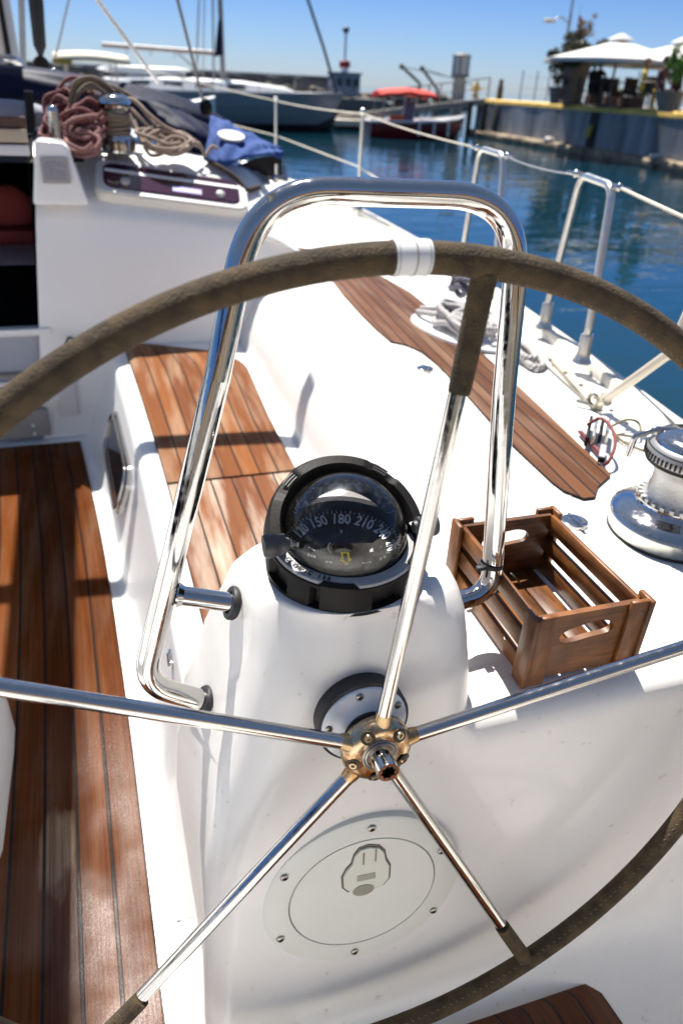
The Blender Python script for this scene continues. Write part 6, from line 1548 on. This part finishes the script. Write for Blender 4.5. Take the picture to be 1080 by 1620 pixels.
for dx in (-.6, .1, .7): g = MB(); g.box((dx, -.83, z(130)), (.35, .06, .5)); g.build('hut_opening', mat('hut_dark', (.06, .06, .07), .8), t)
g = MB(); g.lathe([(0, z(117)), (.28, z(117)), (.28, z(97)), (0, z(97))], (-.0, 0, 0), seg=16); g.build('white_drum', WHT, t)
g = MB(); g.lathe([(.40, z(107)), (.42, z(105)), (.42, z(98)), (.35, z(96)), (0, z(96))], seg=16); g.build('red_drum', mat('beacon_red', (.30, .015, .02), .6), t)
g = MB(); g.tube([(0, 0, z(97)), (0, 0, z(50))], .07, 8); g.build('pole', mat('beacon_pole', (.20, .22, .25), .5), t)
g = MB(); g.sphere((0, 0, z(47)), .26, 10, 8, (1, 1, .9)); g.build('lantern', mat('lantern_dark', (.06, .07, .09), .5), t)
g = MB(); p = U(556, 150, Y=59); g.box((p.x, 60, .1), (5, 4, 1.0), bev=.1); tag(g.build('beacon_plinth', mat('plinth_stone', (.16, .14, .12), .9)), 'low stone plinth under the grey beacon hut', 'plinth')

# ================================================================== ROUND ABOUT, BEHIND THE PHOTOGRAPHER (seen in the polished steel)
t = thing('dockside_building', 'long stone dockside building behind the stern', 'building'); t.location = (0, -26, -.4)
g = MB(); g.box((0, 0, 3.6), (60, 8, 7.2)); g.build('wall', mat('ochre_render', (.30, .22, .15), .9, noise=.3, nscale=.6), t)
g = MB(); g.add([Vector(q) for q in ((-31, -5, 7.15), (31, -5, 7.15), (31, 5, 7.15), (-31, 5, 7.15), (-31, 0, 9.2), (31, 0, 9.2))], [[0, 1, 5, 4], [3, 4, 5, 2], [0, 4, 3], [1, 2, 5], [0, 3, 2, 1]], smooth=False); g.build('roof', mat('roof_tile', (.22, .09, .05), .9, noise=.3, nscale=2), t)
for k in range(10):
    for z in (2.4, 5.4): g = MB(); g.box((-26+5.6*k, 4.02, z), (1.3, .12, 1.7)); g.build('window', mat('dark_pane', (.02, .025, .03), .2), t)
t = thing('stern_quay', 'stone quay that the yacht lies stern to', 'quay'); g = MB(); g.box((0, -14, .05), (70, 17, 2.0), bev=.05); g.build('wall', mat('stone_quay', (.20, .18, .15), .9, noise=.3, nscale=1), t)
t = thing('neighbour_yacht', 'navy hulled yacht lying on the port side', 'sailboat'); t.location = (-5.6, -1, -.4); t.rotation_euler = (0, 0, radians(90))
hull_loft([(-4.5, 1.5, 1.4, -.3), (-2, 1.8, 1.4, -.4), (2, 1.8, 1.45, -.4), (5, 1.2, 1.55, -.2), (7.4, .05, 1.7, .9)], [NAVY, NAVY, NAVY, WHT], 'hull', t)
g = MB(); g.box((0, 0, 1.7), (5, 2.0, .5), bev=.15); g.build('coachroof', WHT, t); g = MB(); g.tube([(1.5, 0, 1.8), (1.5, 0, 14)], .09, 10); g.build('mast', ALU, t); g = MB(); g.tube([(1.4, 0, 3.2), (-3.2, 0, 3.1)], .16, 10); g.build('boom', NAVY, t)
g = MB()
for i in range(12):
    pass
port = MB(); rows = []
for i in range(30):
    y = lerp(-1.6, 2.6, i/29); x = -1.6-xd(y)
    rows.append([Vector((-1.28, y, 0)), Vector((-1.33, y, .40)), Vector((-1.85, y, .41)), Vector((-2.0, y, .68)), Vector((-2.08, y, .70)), Vector((x, y, .70)), Vector((x-.02, y, .6)), Vector((x, y, -.4))])
port.grid(rows); Y_('port_side', port, WHITE)
tr_s = MB(); tr_s.grid([[Vector((x, -1.6, z)) for x in (-2.6, -.8, 1.0)] for z in (-.4, .0, .72)]); Y_('transom', tr_s, WHITE)
